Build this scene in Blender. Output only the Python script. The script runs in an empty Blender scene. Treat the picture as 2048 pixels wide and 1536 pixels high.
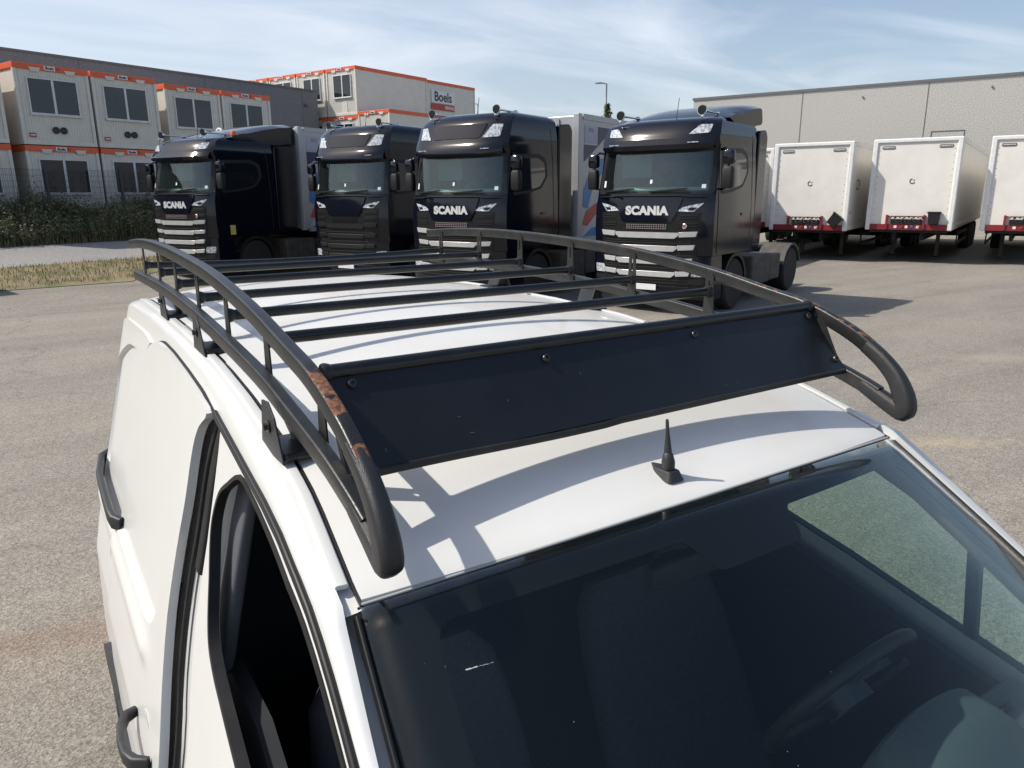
import bpy, bmesh, math, random
from mathutils import Vector, Matrix, noise
from mathutils.geometry import tessellate_polygon
R = math.radians
random.seed(7)
scene = bpy.context.scene
COL = scene.collection

# ------------------------------------------------------------------ camera
cam_d = bpy.data.cameras.new("camera")
cam = bpy.data.objects.new("camera", cam_d); COL.objects.link(cam)
YAW, PITCH, ROLL = R(33.14), R(14.45), -0.0066
fw = Vector((math.sin(YAW)*math.cos(PITCH), math.cos(YAW)*math.cos(PITCH), -math.sin(PITCH)))
rt = Vector((math.cos(YAW), -math.sin(YAW), 0)); up = rt.cross(fw)
r2 = rt*math.cos(ROLL)+up*math.sin(ROLL); u2 = up*math.cos(ROLL)-rt*math.sin(ROLL)
m = Matrix((r2, u2, -fw)).transposed().to_4x4(); m.translation = Vector((-0.95, 0, 2.25))
cam.matrix_world = m
cam_d.sensor_width = 36; cam_d.lens = 1475/2048*36
cam_d.clip_start = 0.02; cam_d.clip_end = 3000
scene.camera = cam

# ------------------------------------------------------------------ sun, sky, exposure
SUN_EL, SUN_AZ = R(47.5), R(303)          # azimuth clockwise from +Y
sd = Vector((math.sin(SUN_AZ)*math.cos(SUN_EL), math.cos(SUN_AZ)*math.cos(SUN_EL), math.sin(SUN_EL)))
sl = bpy.data.lights.new("sun", 'SUN'); sl.energy = 4.3; sl.angle = R(0.53); sl.color = (1.0, 0.955, 0.87)
so = bpy.data.objects.new("sun", sl); COL.objects.link(so)
so.rotation_euler = (-sd).to_track_quat('-Z', 'Y').to_euler(); so.location = sd*50
world = bpy.data.worlds.new("World"); scene.world = world; world.use_nodes = True
wn, wl = world.node_tree.nodes, world.node_tree.links
wn.clear()
wo = wn.new('ShaderNodeOutputWorld'); bg = wn.new('ShaderNodeBackground')
sky = wn.new('ShaderNodeTexSky'); sky.sky_type = 'NISHITA'; sky.sun_disc = False
sky.sun_elevation = SUN_EL; sky.sun_rotation = SUN_AZ
sky.air_density = 1.0; sky.dust_density = 2.2; sky.ozone_density = 1.3; sky.altitude = 50
tc = wn.new('ShaderNodeTexCoord'); sep = wn.new('ShaderNodeSeparateXYZ')
wl.new(tc.outputs['Generated'], sep.inputs[0])
ad = wn.new('ShaderNodeMath'); ad.operation = 'ADD'; ad.inputs[1].default_value = 0.10
wl.new(sep.outputs['Z'], ad.inputs[0])
mx = wn.new('ShaderNodeMath'); mx.operation = 'MAXIMUM'; mx.inputs[1].default_value = 0.03
wl.new(ad.outputs[0], mx.inputs[0])
dv = wn.new('ShaderNodeVectorMath'); dv.operation = 'SCALE'
iv = wn.new('ShaderNodeMath'); iv.operation = 'DIVIDE'; iv.inputs[0].default_value = 1.0
wl.new(mx.outputs[0], iv.inputs[1]); wl.new(tc.outputs['Generated'], dv.inputs[0]); wl.new(iv.outputs[0], dv.inputs['Scale'])
mp = wn.new('ShaderNodeMapping'); mp.inputs['Rotation'].default_value = (0, 0, R(35)); mp.inputs['Scale'].default_value = (0.42, 1.0, 0.2)
wl.new(dv.outputs[0], mp.inputs[0])
nz = wn.new('ShaderNodeTexNoise'); nz.inputs['Scale'].default_value = 1.15; nz.inputs['Detail'].default_value = 9; nz.inputs['Roughness'].default_value = 0.58; nz.inputs['Distortion'].default_value = 0.7
wl.new(mp.outputs[0], nz.inputs['Vector'])
cr_ = wn.new('ShaderNodeValToRGB'); cr_.color_ramp.elements[0].position = 0.42; cr_.color_ramp.elements[1].position = 0.74
cr_.color_ramp.elements[0].color = (0, 0, 0, 1); cr_.color_ramp.elements[1].color = (0.68, 0.68, 0.68, 1)
hz_ = wn.new('ShaderNodeMapRange'); hz_.inputs['From Min'].default_value = .55; hz_.inputs['From Max'].default_value = .18; hz_.inputs['To Min'].default_value = .12; wl.new(sep.outputs['Z'], hz_.inputs[0])
hm_ = wn.new('ShaderNodeMath'); hm_.operation = 'MULTIPLY'; wl.new(cr_.outputs[0], hm_.inputs[0]); wl.new(hz_.outputs[0], hm_.inputs[1])
vl_ = wn.new('ShaderNodeMapRange'); vl_.inputs['From Min'].default_value = .42; vl_.inputs['From Max'].default_value = .0; vl_.inputs['To Min'].default_value = 0; vl_.inputs['To Max'].default_value = .42; wl.new(sep.outputs['Z'], vl_.inputs[0])
dt_ = wn.new('ShaderNodeVectorMath'); dt_.operation = 'DOT_PRODUCT'; dt_.inputs[1].default_value = (math.sin(SUN_AZ), math.cos(SUN_AZ), 0); wl.new(tc.outputs['Generated'], dt_.inputs[0])
dm_ = wn.new('ShaderNodeMapRange'); dm_.inputs['From Min'].default_value = -.5; dm_.inputs['From Max'].default_value = .8; dm_.inputs['To Min'].default_value = .5; dm_.inputs['To Max'].default_value = 1.8; wl.new(dt_.outputs['Value'], dm_.inputs[0])
vm_ = wn.new('ShaderNodeMath'); vm_.operation = 'MULTIPLY'; wl.new(vl_.outputs[0], vm_.inputs[0]); wl.new(dm_.outputs[0], vm_.inputs[1])
hx_ = wn.new('ShaderNodeMath'); hx_.operation = 'ADD'; hx_.use_clamp = True; wl.new(hm_.outputs[0], hx_.inputs[0]); wl.new(vm_.outputs[0], hx_.inputs[1])
wl.new(nz.outputs['Fac'], cr_.inputs[0])
mixc = wn.new('ShaderNodeMix'); mixc.data_type = 'RGBA'
mixc.inputs['B'].default_value = (5.6, 6.1, 6.8, 1)
wl.new(hx_.outputs[0], mixc.inputs['Factor']); wl.new(sky.outputs[0], mixc.inputs['A'])
wl.new(mixc.outputs['Result'], bg.inputs['Color']); wl.new(bg.outputs[0], wo.inputs[0])
bg.inputs['Strength'].default_value = 0.128
scene.view_settings.view_transform = 'Standard'; scene.view_settings.look = 'None'
scene.view_settings.exposure = 0.22; scene.view_settings.gamma = 1.0

# ------------------------------------------------------------------ materials
MATS = {}
def pm(name, col, rough=0.5, metal=0.0, col2=None, scale=6.0, detail=6.0, bump=0.0, bscale=None, coat=0.0, lo=0.35, hi=0.65, spec=0.5, stretch=None, rvar=0.0):
    if name in MATS: return MATS[name]
    mt = bpy.data.materials.new(name); mt.use_nodes = True
    n, l = mt.node_tree.nodes, mt.node_tree.links
    b = n['Principled BSDF']
    b.inputs['Base Color'].default_value = (*col, 1); b.inputs['Roughness'].default_value = rough
    b.inputs['Metallic'].default_value = metal; b.inputs['Coat Weight'].default_value = coat; b.inputs['Coat Roughness'].default_value = 0.04
    b.inputs['Specular IOR Level'].default_value = spec
    t = n.new('ShaderNodeTexCoord'); src = t.outputs['Object']
    if stretch:
        mpn = n.new('ShaderNodeMapping'); mpn.inputs['Scale'].default_value = stretch; l.new(src, mpn.inputs[0]); src = mpn.outputs[0]
    if col2 is None: col2 = tuple(c*0.86 for c in col)
    nz = n.new('ShaderNodeTexNoise'); nz.inputs['Scale'].default_value = scale; nz.inputs['Detail'].default_value = detail; nz.inputs['Roughness'].default_value = 0.65
    l.new(src, nz.inputs['Vector'])
    rp = n.new('ShaderNodeValToRGB'); rp.color_ramp.elements[0].position = lo; rp.color_ramp.elements[1].position = hi
    rp.color_ramp.elements[0].color = (*col, 1); rp.color_ramp.elements[1].color = (*col2, 1)
    l.new(nz.outputs['Fac'], rp.inputs[0]); l.new(rp.outputs[0], b.inputs['Base Color'])
    if rvar:
        mr = n.new('ShaderNodeMapRange'); mr.inputs['To Min'].default_value = max(0, rough-rvar); mr.inputs['To Max'].default_value = rough+rvar
        l.new(nz.outputs['Fac'], mr.inputs[0]); l.new(mr.outputs[0], b.inputs['Roughness'])
    if bump:
        n2 = n.new('ShaderNodeTexNoise'); n2.inputs['Scale'].default_value = bscale or scale*6; n2.inputs['Detail'].default_value = 3
        l.new(src, n2.inputs['Vector'])
        bp = n.new('ShaderNodeBump'); bp.inputs['Strength'].default_value = bump; bp.inputs['Distance'].default_value = 0.01
        l.new(n2.outputs['Fac'], bp.inputs['Height']); l.new(bp.outputs[0], b.inputs['Normal'])
    MATS[name] = mt; return mt
def glass(name, tint, base=0.04, dirt=0.02, dirtcol=(0.5, 0.52, 0.5), spk=0.0):
    mt = bpy.data.materials.new(name); mt.use_nodes = True
    n, l = mt.node_tree.nodes, mt.node_tree.links; n.clear()
    out = n.new('ShaderNodeOutputMaterial')
    tr = n.new('ShaderNodeBsdfTransparent'); tr.inputs[0].default_value = (*tint, 1)
    gl = n.new('ShaderNodeBsdfGlossy'); gl.inputs['Roughness'].default_value = 0.01; gl.inputs[0].default_value = (1, 1, 1, 1)
    geo = n.new('ShaderNodeNewGeometry'); dt = n.new('ShaderNodeVectorMath'); dt.operation = 'DOT_PRODUCT'
    l.new(geo.outputs['Normal'], dt.inputs[0]); l.new(geo.outputs['Incoming'], dt.inputs[1])
    ab = n.new('ShaderNodeMath'); ab.operation = 'ABSOLUTE'; l.new(dt.outputs['Value'], ab.inputs[0])
    om = n.new('ShaderNodeMath'); om.operation = 'SUBTRACT'; om.inputs[0].default_value = 1.0; l.new(ab.outputs[0], om.inputs[1])
    pw = n.new('ShaderNodeMath'); pw.operation = 'POWER'; pw.inputs[1].default_value = 5.0; l.new(om.outputs[0], pw.inputs[0])
    ma = n.new('ShaderNodeMath'); ma.operation = 'MULTIPLY_ADD'; ma.inputs[1].default_value = 1-base; ma.inputs[2].default_value = base; l.new(pw.outputs[0], ma.inputs[0])
    mxs = n.new('ShaderNodeMixShader'); l.new(ma.outputs[0], mxs.inputs[0]); l.new(tr.outputs[0], mxs.inputs[1]); l.new(gl.outputs[0], mxs.inputs[2])
    df = n.new('ShaderNodeBsdfDiffuse'); df.inputs[0].default_value = (*dirtcol, 1)
    t = n.new('ShaderNodeTexCoord'); nz = n.new('ShaderNodeTexNoise'); nz.inputs['Scale'].default_value = 220; nz.inputs['Detail'].default_value = 2
    l.new(t.outputs['Object'], nz.inputs['Vector'])
    rp = n.new('ShaderNodeValToRGB'); rp.color_ramp.elements[0].position = 0.70; rp.color_ramp.elements[1].position = 0.78
    rp.color_ramp.elements[0].color = (dirt,)*3+(1,); rp.color_ramp.elements[1].color = (dirt+spk,)*3+(1,)
    l.new(nz.outputs['Fac'], rp.inputs[0])
    m2 = n.new('ShaderNodeMixShader'); l.new(rp.outputs[0], m2.inputs[0]); l.new(mxs.outputs[0], m2.inputs[1]); l.new(df.outputs[0], m2.inputs[2])
    l.new(m2.outputs[0], out.inputs[0]); MATS[name] = mt; return mt

WHITE = pm('white_paint', (.64, .64, .625), .30, col2=(.615, .61, .59), scale=2.2, coat=.35, rvar=.04, bump=.01, bscale=40)
WHITE_ROOF = pm('white_roof_paint', (.66, .65, .625), .38, col2=(.60, .585, .55), scale=3.5, detail=9, coat=.25, rvar=.06, lo=.3, hi=.75)
SEAL = pm('rubber_seal', (.007, .007, .008), .5, col2=(.014, .014, .014), scale=20, spec=.35)
TRIM = pm('black_plastic_trim', (.018, .019, .021), .5, col2=(.028, .028, .03), scale=30, bump=.12, bscale=500)
RACK = pm('black_rack_paint', (.015, .0155, .0155), .36, col2=(.036, .034, .031), scale=14, detail=10, lo=.45, hi=.8, spec=.38, rvar=.1, bump=.06, bscale=260)
BARM = pm('black_tube_paint', (.007, .0075, .008), .33, col2=(.022, .021, .019), scale=18, detail=10, lo=.5, hi=.8, rvar=.08, bump=.05, bscale=300)
CAPM = pm('black_cap_plastic', (.014, .014, .015), .42, col2=(.020, .020, .021), scale=60, bump=.25, bscale=700)
BOLT = pm('bolt_steel', (.06, .06, .058), .3, .6)
CHROME = pm('chrome', (.8, .8, .8), .12, 1.0, col2=(.7, .7, .7))
DARKIN = pm('dark_interior', (.012, .014, .018), .8, col2=(.016, .018, .022), scale=12)
DASH = pm('dashboard_plastic', (.085, .098, .11), .6, col2=(.095, .108, .12), scale=60, bump=.1, bscale=400)
SEATM = pm('seat_cloth', (.06, .055, .065), .9, col2=(.08, .075, .085), scale=80)
GREYTRIM = pm('grey_pillar_trim', (.085, .09, .10), .7)
WS_GLASS = glass('windshield_glass', (.80, .87, .86), .024, .002, spk=.0)
SIDE_GLASS = glass('door_glass', (.77, .85, .80), .03, .003)
FRIT = pm('black_frit_glass', (.006, .006, .008), .6, spec=.2)
TYRE = pm('tyre_rubber', (.018, .018, .018), .8, bump=.2)
RIMM = pm('rim_metal', (.35, .35, .35), .35, .8)

def rust_paint(name, spots):
    """dark rack paint that has chipped to rust along the upper face near given y ranges (object space)"""
    mt = RACK.copy(); mt.name = name
    n, l = mt.node_tree.nodes, mt.node_tree.links; b = n['Principled BSDF']
    t = n.new('ShaderNodeTexCoord'); sp = n.new('ShaderNodeSeparateXYZ'); l.new(t.outputs['Object'], sp.inputs[0])
    geo = n.new('ShaderNodeNewGeometry'); sn = n.new('ShaderNodeSeparateXYZ'); l.new(geo.outputs['Normal'], sn.inputs[0])
    nz = n.new('ShaderNodeTexNoise'); nz.inputs['Scale'].default_value = 55; nz.inputs['Detail'].default_value = 8; l.new(t.outputs['Object'], nz.inputs['Vector'])
    total = None
    for (c, w, amp) in spots:
        s = n.new('ShaderNodeMath'); s.operation = 'SUBTRACT'; s.inputs[1].default_value = c; l.new(sp.outputs['Y'], s.inputs[0])
        a = n.new('ShaderNodeMath'); a.operation = 'ABSOLUTE'; l.new(s.outputs[0], a.inputs[0])
        mr = n.new('ShaderNodeMapRange'); mr.inputs['From Min'].default_value = w; mr.inputs['From Max'].default_value = w*0.55
        mr.inputs['To Min'].default_value = 0; mr.inputs['To Max'].default_value = amp; l.new(a.outputs[0], mr.inputs[0])
        if total is None: total = mr.outputs[0]
        else:
            q = n.new('ShaderNodeMath'); q.operation = 'MAXIMUM'; l.new(total, q.inputs[0]); l.new(mr.outputs[0], q.inputs[1]); total = q.outputs[0]
    up_ = n.new('ShaderNodeMapRange'); up_.inputs['From Min'].default_value = .25; up_.inputs['From Max'].default_value = .75; l.new(sn.outputs['Z'], up_.inputs[0])
    mu = n.new('ShaderNodeMath'); mu.operation = 'MULTIPLY'; l.new(total, mu.inputs[0]); l.new(up_.outputs[0], mu.inputs[1])
    adn = n.new('ShaderNodeMath'); adn.operation = 'ADD'; l.new(mu.outputs[0], adn.inputs[0]); l.new(nz.outputs['Fac'], adn.inputs[1])
    rp = n.new('ShaderNodeValToRGB'); e = rp.color_ramp.elements; e[0].position = .93; e[0].color = (0, 0, 0, 1); e[1].position = .97; e[1].color = (1, 1, 1, 1)
    l.new(adn.outputs[0], rp.inputs[0])
    rc = n.new('ShaderNodeTexNoise'); rc.inputs['Scale'].default_value = 160; rc.inputs['Detail'].default_value = 5; l.new(t.outputs['Object'], rc.inputs['Vector'])
    rr = n.new('ShaderNodeValToRGB'); rr.color_ramp.elements[0].position = .35; rr.color_ramp.elements[1].position = .68
    rr.color_ramp.elements[0].color = (.07, .026, .014, 1); rr.color_ramp.elements[1].color = (.23, .11, .065, 1); l.new(rc.outputs['Fac'], rr.inputs[0])
    mc = n.new('ShaderNodeMix'); mc.data_type = 'RGBA'
    old = b.inputs['Base Color'].links[0].from_socket
    l.new(rp.outputs[0], mc.inputs['Factor']); l.new(old, mc.inputs['A']); l.new(rr.outputs[0], mc.inputs['B']); l.new(mc.outputs['Result'], b.inputs['Base Color'])
    ro = n.new('ShaderNodeMapRange'); ro.inputs['To Min'].default_value = .34; ro.inputs['To Max'].default_value = .85; l.new(rp.outputs[0], ro.inputs[0])
    for lk in list(b.inputs['Roughness'].links): l.remove(lk)
    l.new(ro.outputs[0], b.inputs['Roughness'])
    return mt
RUST_L = rust_paint('rusty_rack_paint', [(1.015, .085, .58), (.895, .016, .56)])
RUST_R = rust_paint('rusty_rack_paint_long', [(1.75, .18, .43), (1.0, .20, .42), (1.25, .16, .40), (2.15, .14, .38), (2.6, .1, .35)])

# ------------------------------------------------------------------ mesh helpers
class MB:
    def __init__(s): s.v = []; s.f = []
    def add(s, vs, fs):
        o = len(s.v); s.v += [Vector(v) for v in vs]; s.f += [tuple(i+o for i in f) for f in fs]; return s
    def box(s, x0, x1, y0, y1, z0, z1, M=None):
        vs = [Vector((x, y, z)) for x in (x0, x1) for y in (y0, y1) for z in (z0, z1)]
        if M: vs = [M @ v for v in vs]
        return s.add(vs, [(0, 1, 3, 2), (4, 6, 7, 5), (0, 4, 5, 1), (2, 3, 7, 6), (0, 2, 6, 4), (1, 5, 7, 3)])
    def prism(s, poly, axis, a0, a1):
        """poly of 2D points extruded along axis ('x': pts are (y,z); 'y': (x,z); 'z': (x,y))"""
        def P(p, a): return {'x': (a, p[0], p[1]), 'y': (p[0], a, p[1]), 'z': (p[0], p[1], a)}[axis]
        n = len(poly); vs = [P(p, a0) for p in poly]+[P(p, a1) for p in poly]
        fs = [tuple(range(n))[::-1], tuple(range(n, 2*n))]+[(i, (i+1) % n, (i+1) % n+n, i+n) for i in range(n)]
        return s.add(vs, fs)
    def cyl(s, c, d, r, h, n=20, r1=None):
        c = Vector(c); d = Vector(d).normalized(); a = d.orthogonal().normalized(); b = d.cross(a); r1 = r if r1 is None else r1
        vs = [c+(a*math.cos(t)+b*math.sin(t))*r for t in [2*math.pi*i/n for i in range(n)]]+[c+d*h+(a*math.cos(t)+b*math.sin(t))*r1 for t in [2*math.pi*i/n for i in range(n)]]
        return s.add(vs, [tuple(range(n))[::-1], tuple(range(n, 2*n))]+[(i, (i+1) % n, (i+1) % n+n, i+n) for i in range(n)])
    def lathe(s, c, d, prof, n=20):
        c = Vector(c); d = Vector(d).normalized(); a = d.orthogonal().normalized(); b = d.cross(a)
        vs = []
        for (r, h) in prof: vs += [c+d*h+(a*math.cos(2*math.pi*i/n)+b*math.sin(2*math.pi*i/n))*r for i in range(n)]
        fs = []
        for k in range(len(prof)-1): fs += [(k*n+i, k*n+(i+1) % n, (k+1)*n+(i+1) % n, (k+1)*n+i) for i in range(n)]
        fs += [tuple(range(n))[::-1], tuple(range((len(prof)-1)*n, len(prof)*n))]
        return s.add(vs, fs)
    def sweep(s, pts, sec, side=Vector((1, 0, 0)), scale=None):
        """sweep a closed 2D section (s: side axis, n: normal axis) along pts; side axis fixed"""
        pts = [Vector(p) for p in pts]; k = len(sec); vs = []
        for i, p in enumerate(pts):
            t = (pts[min(i+1, len(pts)-1)]-pts[max(i-1, 0)]).normalized()
            sd_ = (side-t*side.dot(t)).normalized(); nn = t.cross(sd_).normalized()
            sc = scale[i] if scale else 1
            sx_, sy_ = sc if isinstance(sc, tuple) else (sc, sc)
            vs += [p+sd_*a*sx_+nn*b*sy_ for a, b in sec]
        fs = []
        for i in range(len(pts)-1): fs += [(i*k+j, i*k+(j+1) % k, (i+1)*k+(j+1) % k, (i+1)*k+j) for j in range(k)]
        fs += [tuple(range(k))[::-1], tuple(range((len(pts)-1)*k, len(pts)*k))]
        return s.add(vs, fs)
    def grid(s, rows, closed=False):
        nr, nc = len(rows), len(rows[0]); vs = [p for r in rows for p in r]
        fs = [(i*nc+j, i*nc+(j+1) % nc, (i+1)*nc+(j+1) % nc, (i+1)*nc+j) for i in range(nr-1) for j in range(nc if closed else nc-1)]
        return s.add(vs, fs)
def link(name, mb, mat, parent=None, smooth=None, bevel=0, bseg=2, fixn=True, label=None):
    me = bpy.data.meshes.new(name); me.from_pydata([tuple(v) for v in mb.v], [], mb.f)
    if fixn:
        bm = bmesh.new(); bm.from_mesh(me); bmesh.ops.recalc_face_normals(bm, faces=bm.faces); bm.to_mesh(me); bm.free()
    me.materials.append(mat)
    o = bpy.data.objects.new(name, me); COL.objects.link(o)
    if parent: o.parent = parent
    if bevel:
        md = o.modifiers.new('bevel', 'BEVEL'); md.width = bevel; md.segments = bseg; md.limit_method = 'ANGLE'; md.angle_limit = R(35)
    if smooth is not None:
        me.shade_smooth(); md = None
        try: me.set_sharp_from_angle(angle=R(smooth))
        except Exception: pass
    if label: o['label'] = label
    return o
def empty(name, loc=(0, 0, 0), rz=0.0):
    o = bpy.data.objects.new(name, None); COL.objects.link(o); o.location = loc; o.rotation_euler = (0, 0, rz); o.empty_display_size = .2; return o
def tag(o, label, cat, group=None):
    o['label'] = label; o['category'] = cat
    if group: o['group'] = group
    return o
def struct(o): o['kind'] = 'structure'; return o
KIDS = {}
def copy_tree(o, parent=None):
    c = o.copy(); COL.objects.link(c)
    if parent: c.parent = parent
    for ch in list(o.children): copy_tree(ch, c)
    return c
def rsec(a, b, r, n=3):
    """rounded rectangle section half sizes a,b"""
    out = []
    for (cx, cy, s0) in ((a-r, b-r, 0), (-a+r, b-r, 90), (-a+r, -b+r, 180), (a-r, -b+r, 270)):
        for i in range(n+1):
            t = R(s0+90*i/n); out.append((cx+r*math.cos(t), cy+r*math.sin(t)))
    return out
def csec(r, n=14): return [(r*math.cos(2*math.pi*i/n), r*math.sin(2*math.pi*i/n)) for i in range(n)]
def cr(pts, sub=6, closed=False):
    P = [Vector(p) for p in pts]; n = len(P); out = []
    rng = n if closed else n-1
    for i in range(rng):
        p0 = P[(i-1) % n] if (closed or i > 0) else P[i]*2-P[i+1]
        p1, p2 = P[i], P[(i+1) % n]
        p3 = P[(i+2) % n] if (closed or i+2 < n) else p2*2-p1
        for k in range(sub):
            t = k/sub; out.append(.5*((2*p1)+(-p0+p2)*t+(2*p0-5*p1+4*p2-p3)*t*t+(-p0+3*p1-3*p2+p3)*t**3))
    if not closed: out.append(P[-1])
    return out
def lerp_tab(tab, x):
    if x <= tab[0][0]: return tab[0][1]
    for (a, b), (c, d) in zip(tab, tab[1:]):
        if x <= c: return b+(d-b)*(x-a)/(c-a)
    return tab[-1][1]
def rpoly(pts, r, n=4):
    """round the corners of a polygon"""
    out = []; N = len(pts)
    for i in range(N):
        p = Vector(pts[i]); a = Vector(pts[i-1]); b = Vector(pts[(i+1) % N])
        da, db = (a-p), (b-p); rr = min(r, da.length*.45, db.length*.45)
        pa, pb = p+da.normalized()*rr, p+db.normalized()*rr
        for k in range(n+1):
            t = k/n; out.append(tuple(pa.lerp(p, t).lerp(p.lerp(pb, t), t)))
    return out
def sheet(poly, holes=(), su=.1, sv=.1):
    bm = bmesh.new(); loops = [[Vector((p[0], p[1], 0)) for p in loop] for loop in [poly]+list(holes)]
    V_ = [bm.verts.new(p) for loop in loops for p in loop]
    for t3 in tessellate_polygon(loops):
        try:
            if len(set(t3)) == 3: bm.faces.new([V_[i] for i in t3])
        except ValueError: pass
    bmesh.ops.beautify_fill(bm, faces=bm.faces[:], edges=[e for e in bm.edges if len(e.link_faces) == 2])
    bm.normal_update()
    us = [v.co.x for v in bm.verts]; vs_ = [v.co.y for v in bm.verts]
    for axis, lo, hi, st in ((0, min(us), max(us), su), (1, min(vs_), max(vs_), sv)):
        k = math.floor(lo/st)+1
        while k*st < hi:
            co = [0, 0, 0]; no = [0, 0, 0]; co[axis] = k*st+1e-5; no[axis] = 1
            bmesh.ops.bisect_plane(bm, geom=bm.verts[:]+bm.edges[:]+bm.faces[:], dist=1e-6, plane_co=co, plane_no=no); k += 1
    for f in bm.faces:
        if f.normal.z < 0: f.normal_flip()
    bm.verts.index_update()
    P = [(v.co.x, v.co.y) for v in bm.verts]; F = [tuple(v.index for v in f.verts) for f in bm.faces]
    BE = []
    for e in bm.edges:
        if len(e.link_faces) == 1: BE.append((e.verts[0].index, e.verts[1].index))
    bm.free(); return P, F, BE
def shell(mb, poly, fo, fi, holes=(), su=.1, sv=.1):
    """closed thin solid: outer surface fo(u,v), inner surface fi(u,v)"""
    P, F, BE = sheet(poly, holes, su, sv); n = len(P)
    vs = [fo(*p) for p in P]+[fi(*p) for p in P]
    fs = list(F)+[tuple(i+n for i in f[::-1]) for f in F]+[(a, b, b+n, a+n) for a, b in BE]
    return mb.add(vs, fs)
def text_mb(txt, size, M, depth=.004, bold=0.0, sx=1.0, spacing=1.0):
    cu = bpy.data.curves.new('t', 'FONT'); cu.body = txt; cu.size = size; cu.extrude = depth/2; cu.offset = bold; cu.space_character = spacing
    cu.align_x = 'CENTER'; cu.align_y = 'CENTER'; cu.resolution_u = 4
    o = bpy.data.objects.new('t', cu); COL.objects.link(o)
    me = bpy.data.meshes.new_from_object(o)
    mb = MB(); mb.add([M @ Vector((v.co.x*sx, v.co.y, v.co.z)) for v in me.vertices], [tuple(p.vertices) for p in me.polygons])
    bpy.data.objects.remove(o); bpy.data.curves.remove(cu); bpy.data.meshes.remove(me)
    return mb
def frame_mat(o, x, y):
    x = Vector(x).normalized(); y = Vector(y).normalized(); z = x.cross(y)
    m_ = Matrix((x, y, z)).transposed().to_4x4(); m_.translation = Vector(o); return m_

# world axes of the yard: A runs along trucks/containers fronts, B away from the camera
AX = Vector((math.sin(R(68)), math.cos(R(68)), 0)); BX = Vector((-AX.y, AX.x, 0))
def AB(a, b, z=0.0): return AX*a+BX*b+Vector((0, 0, z))
def hb(b):
    if b < 17: return 0.0
    if b < 26.4: return .085*(b-17)
    if b < 28.4: t = (b-26.4)/2; return .8+.55*(t*t*(3-2*t))
    return 1.35

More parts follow.
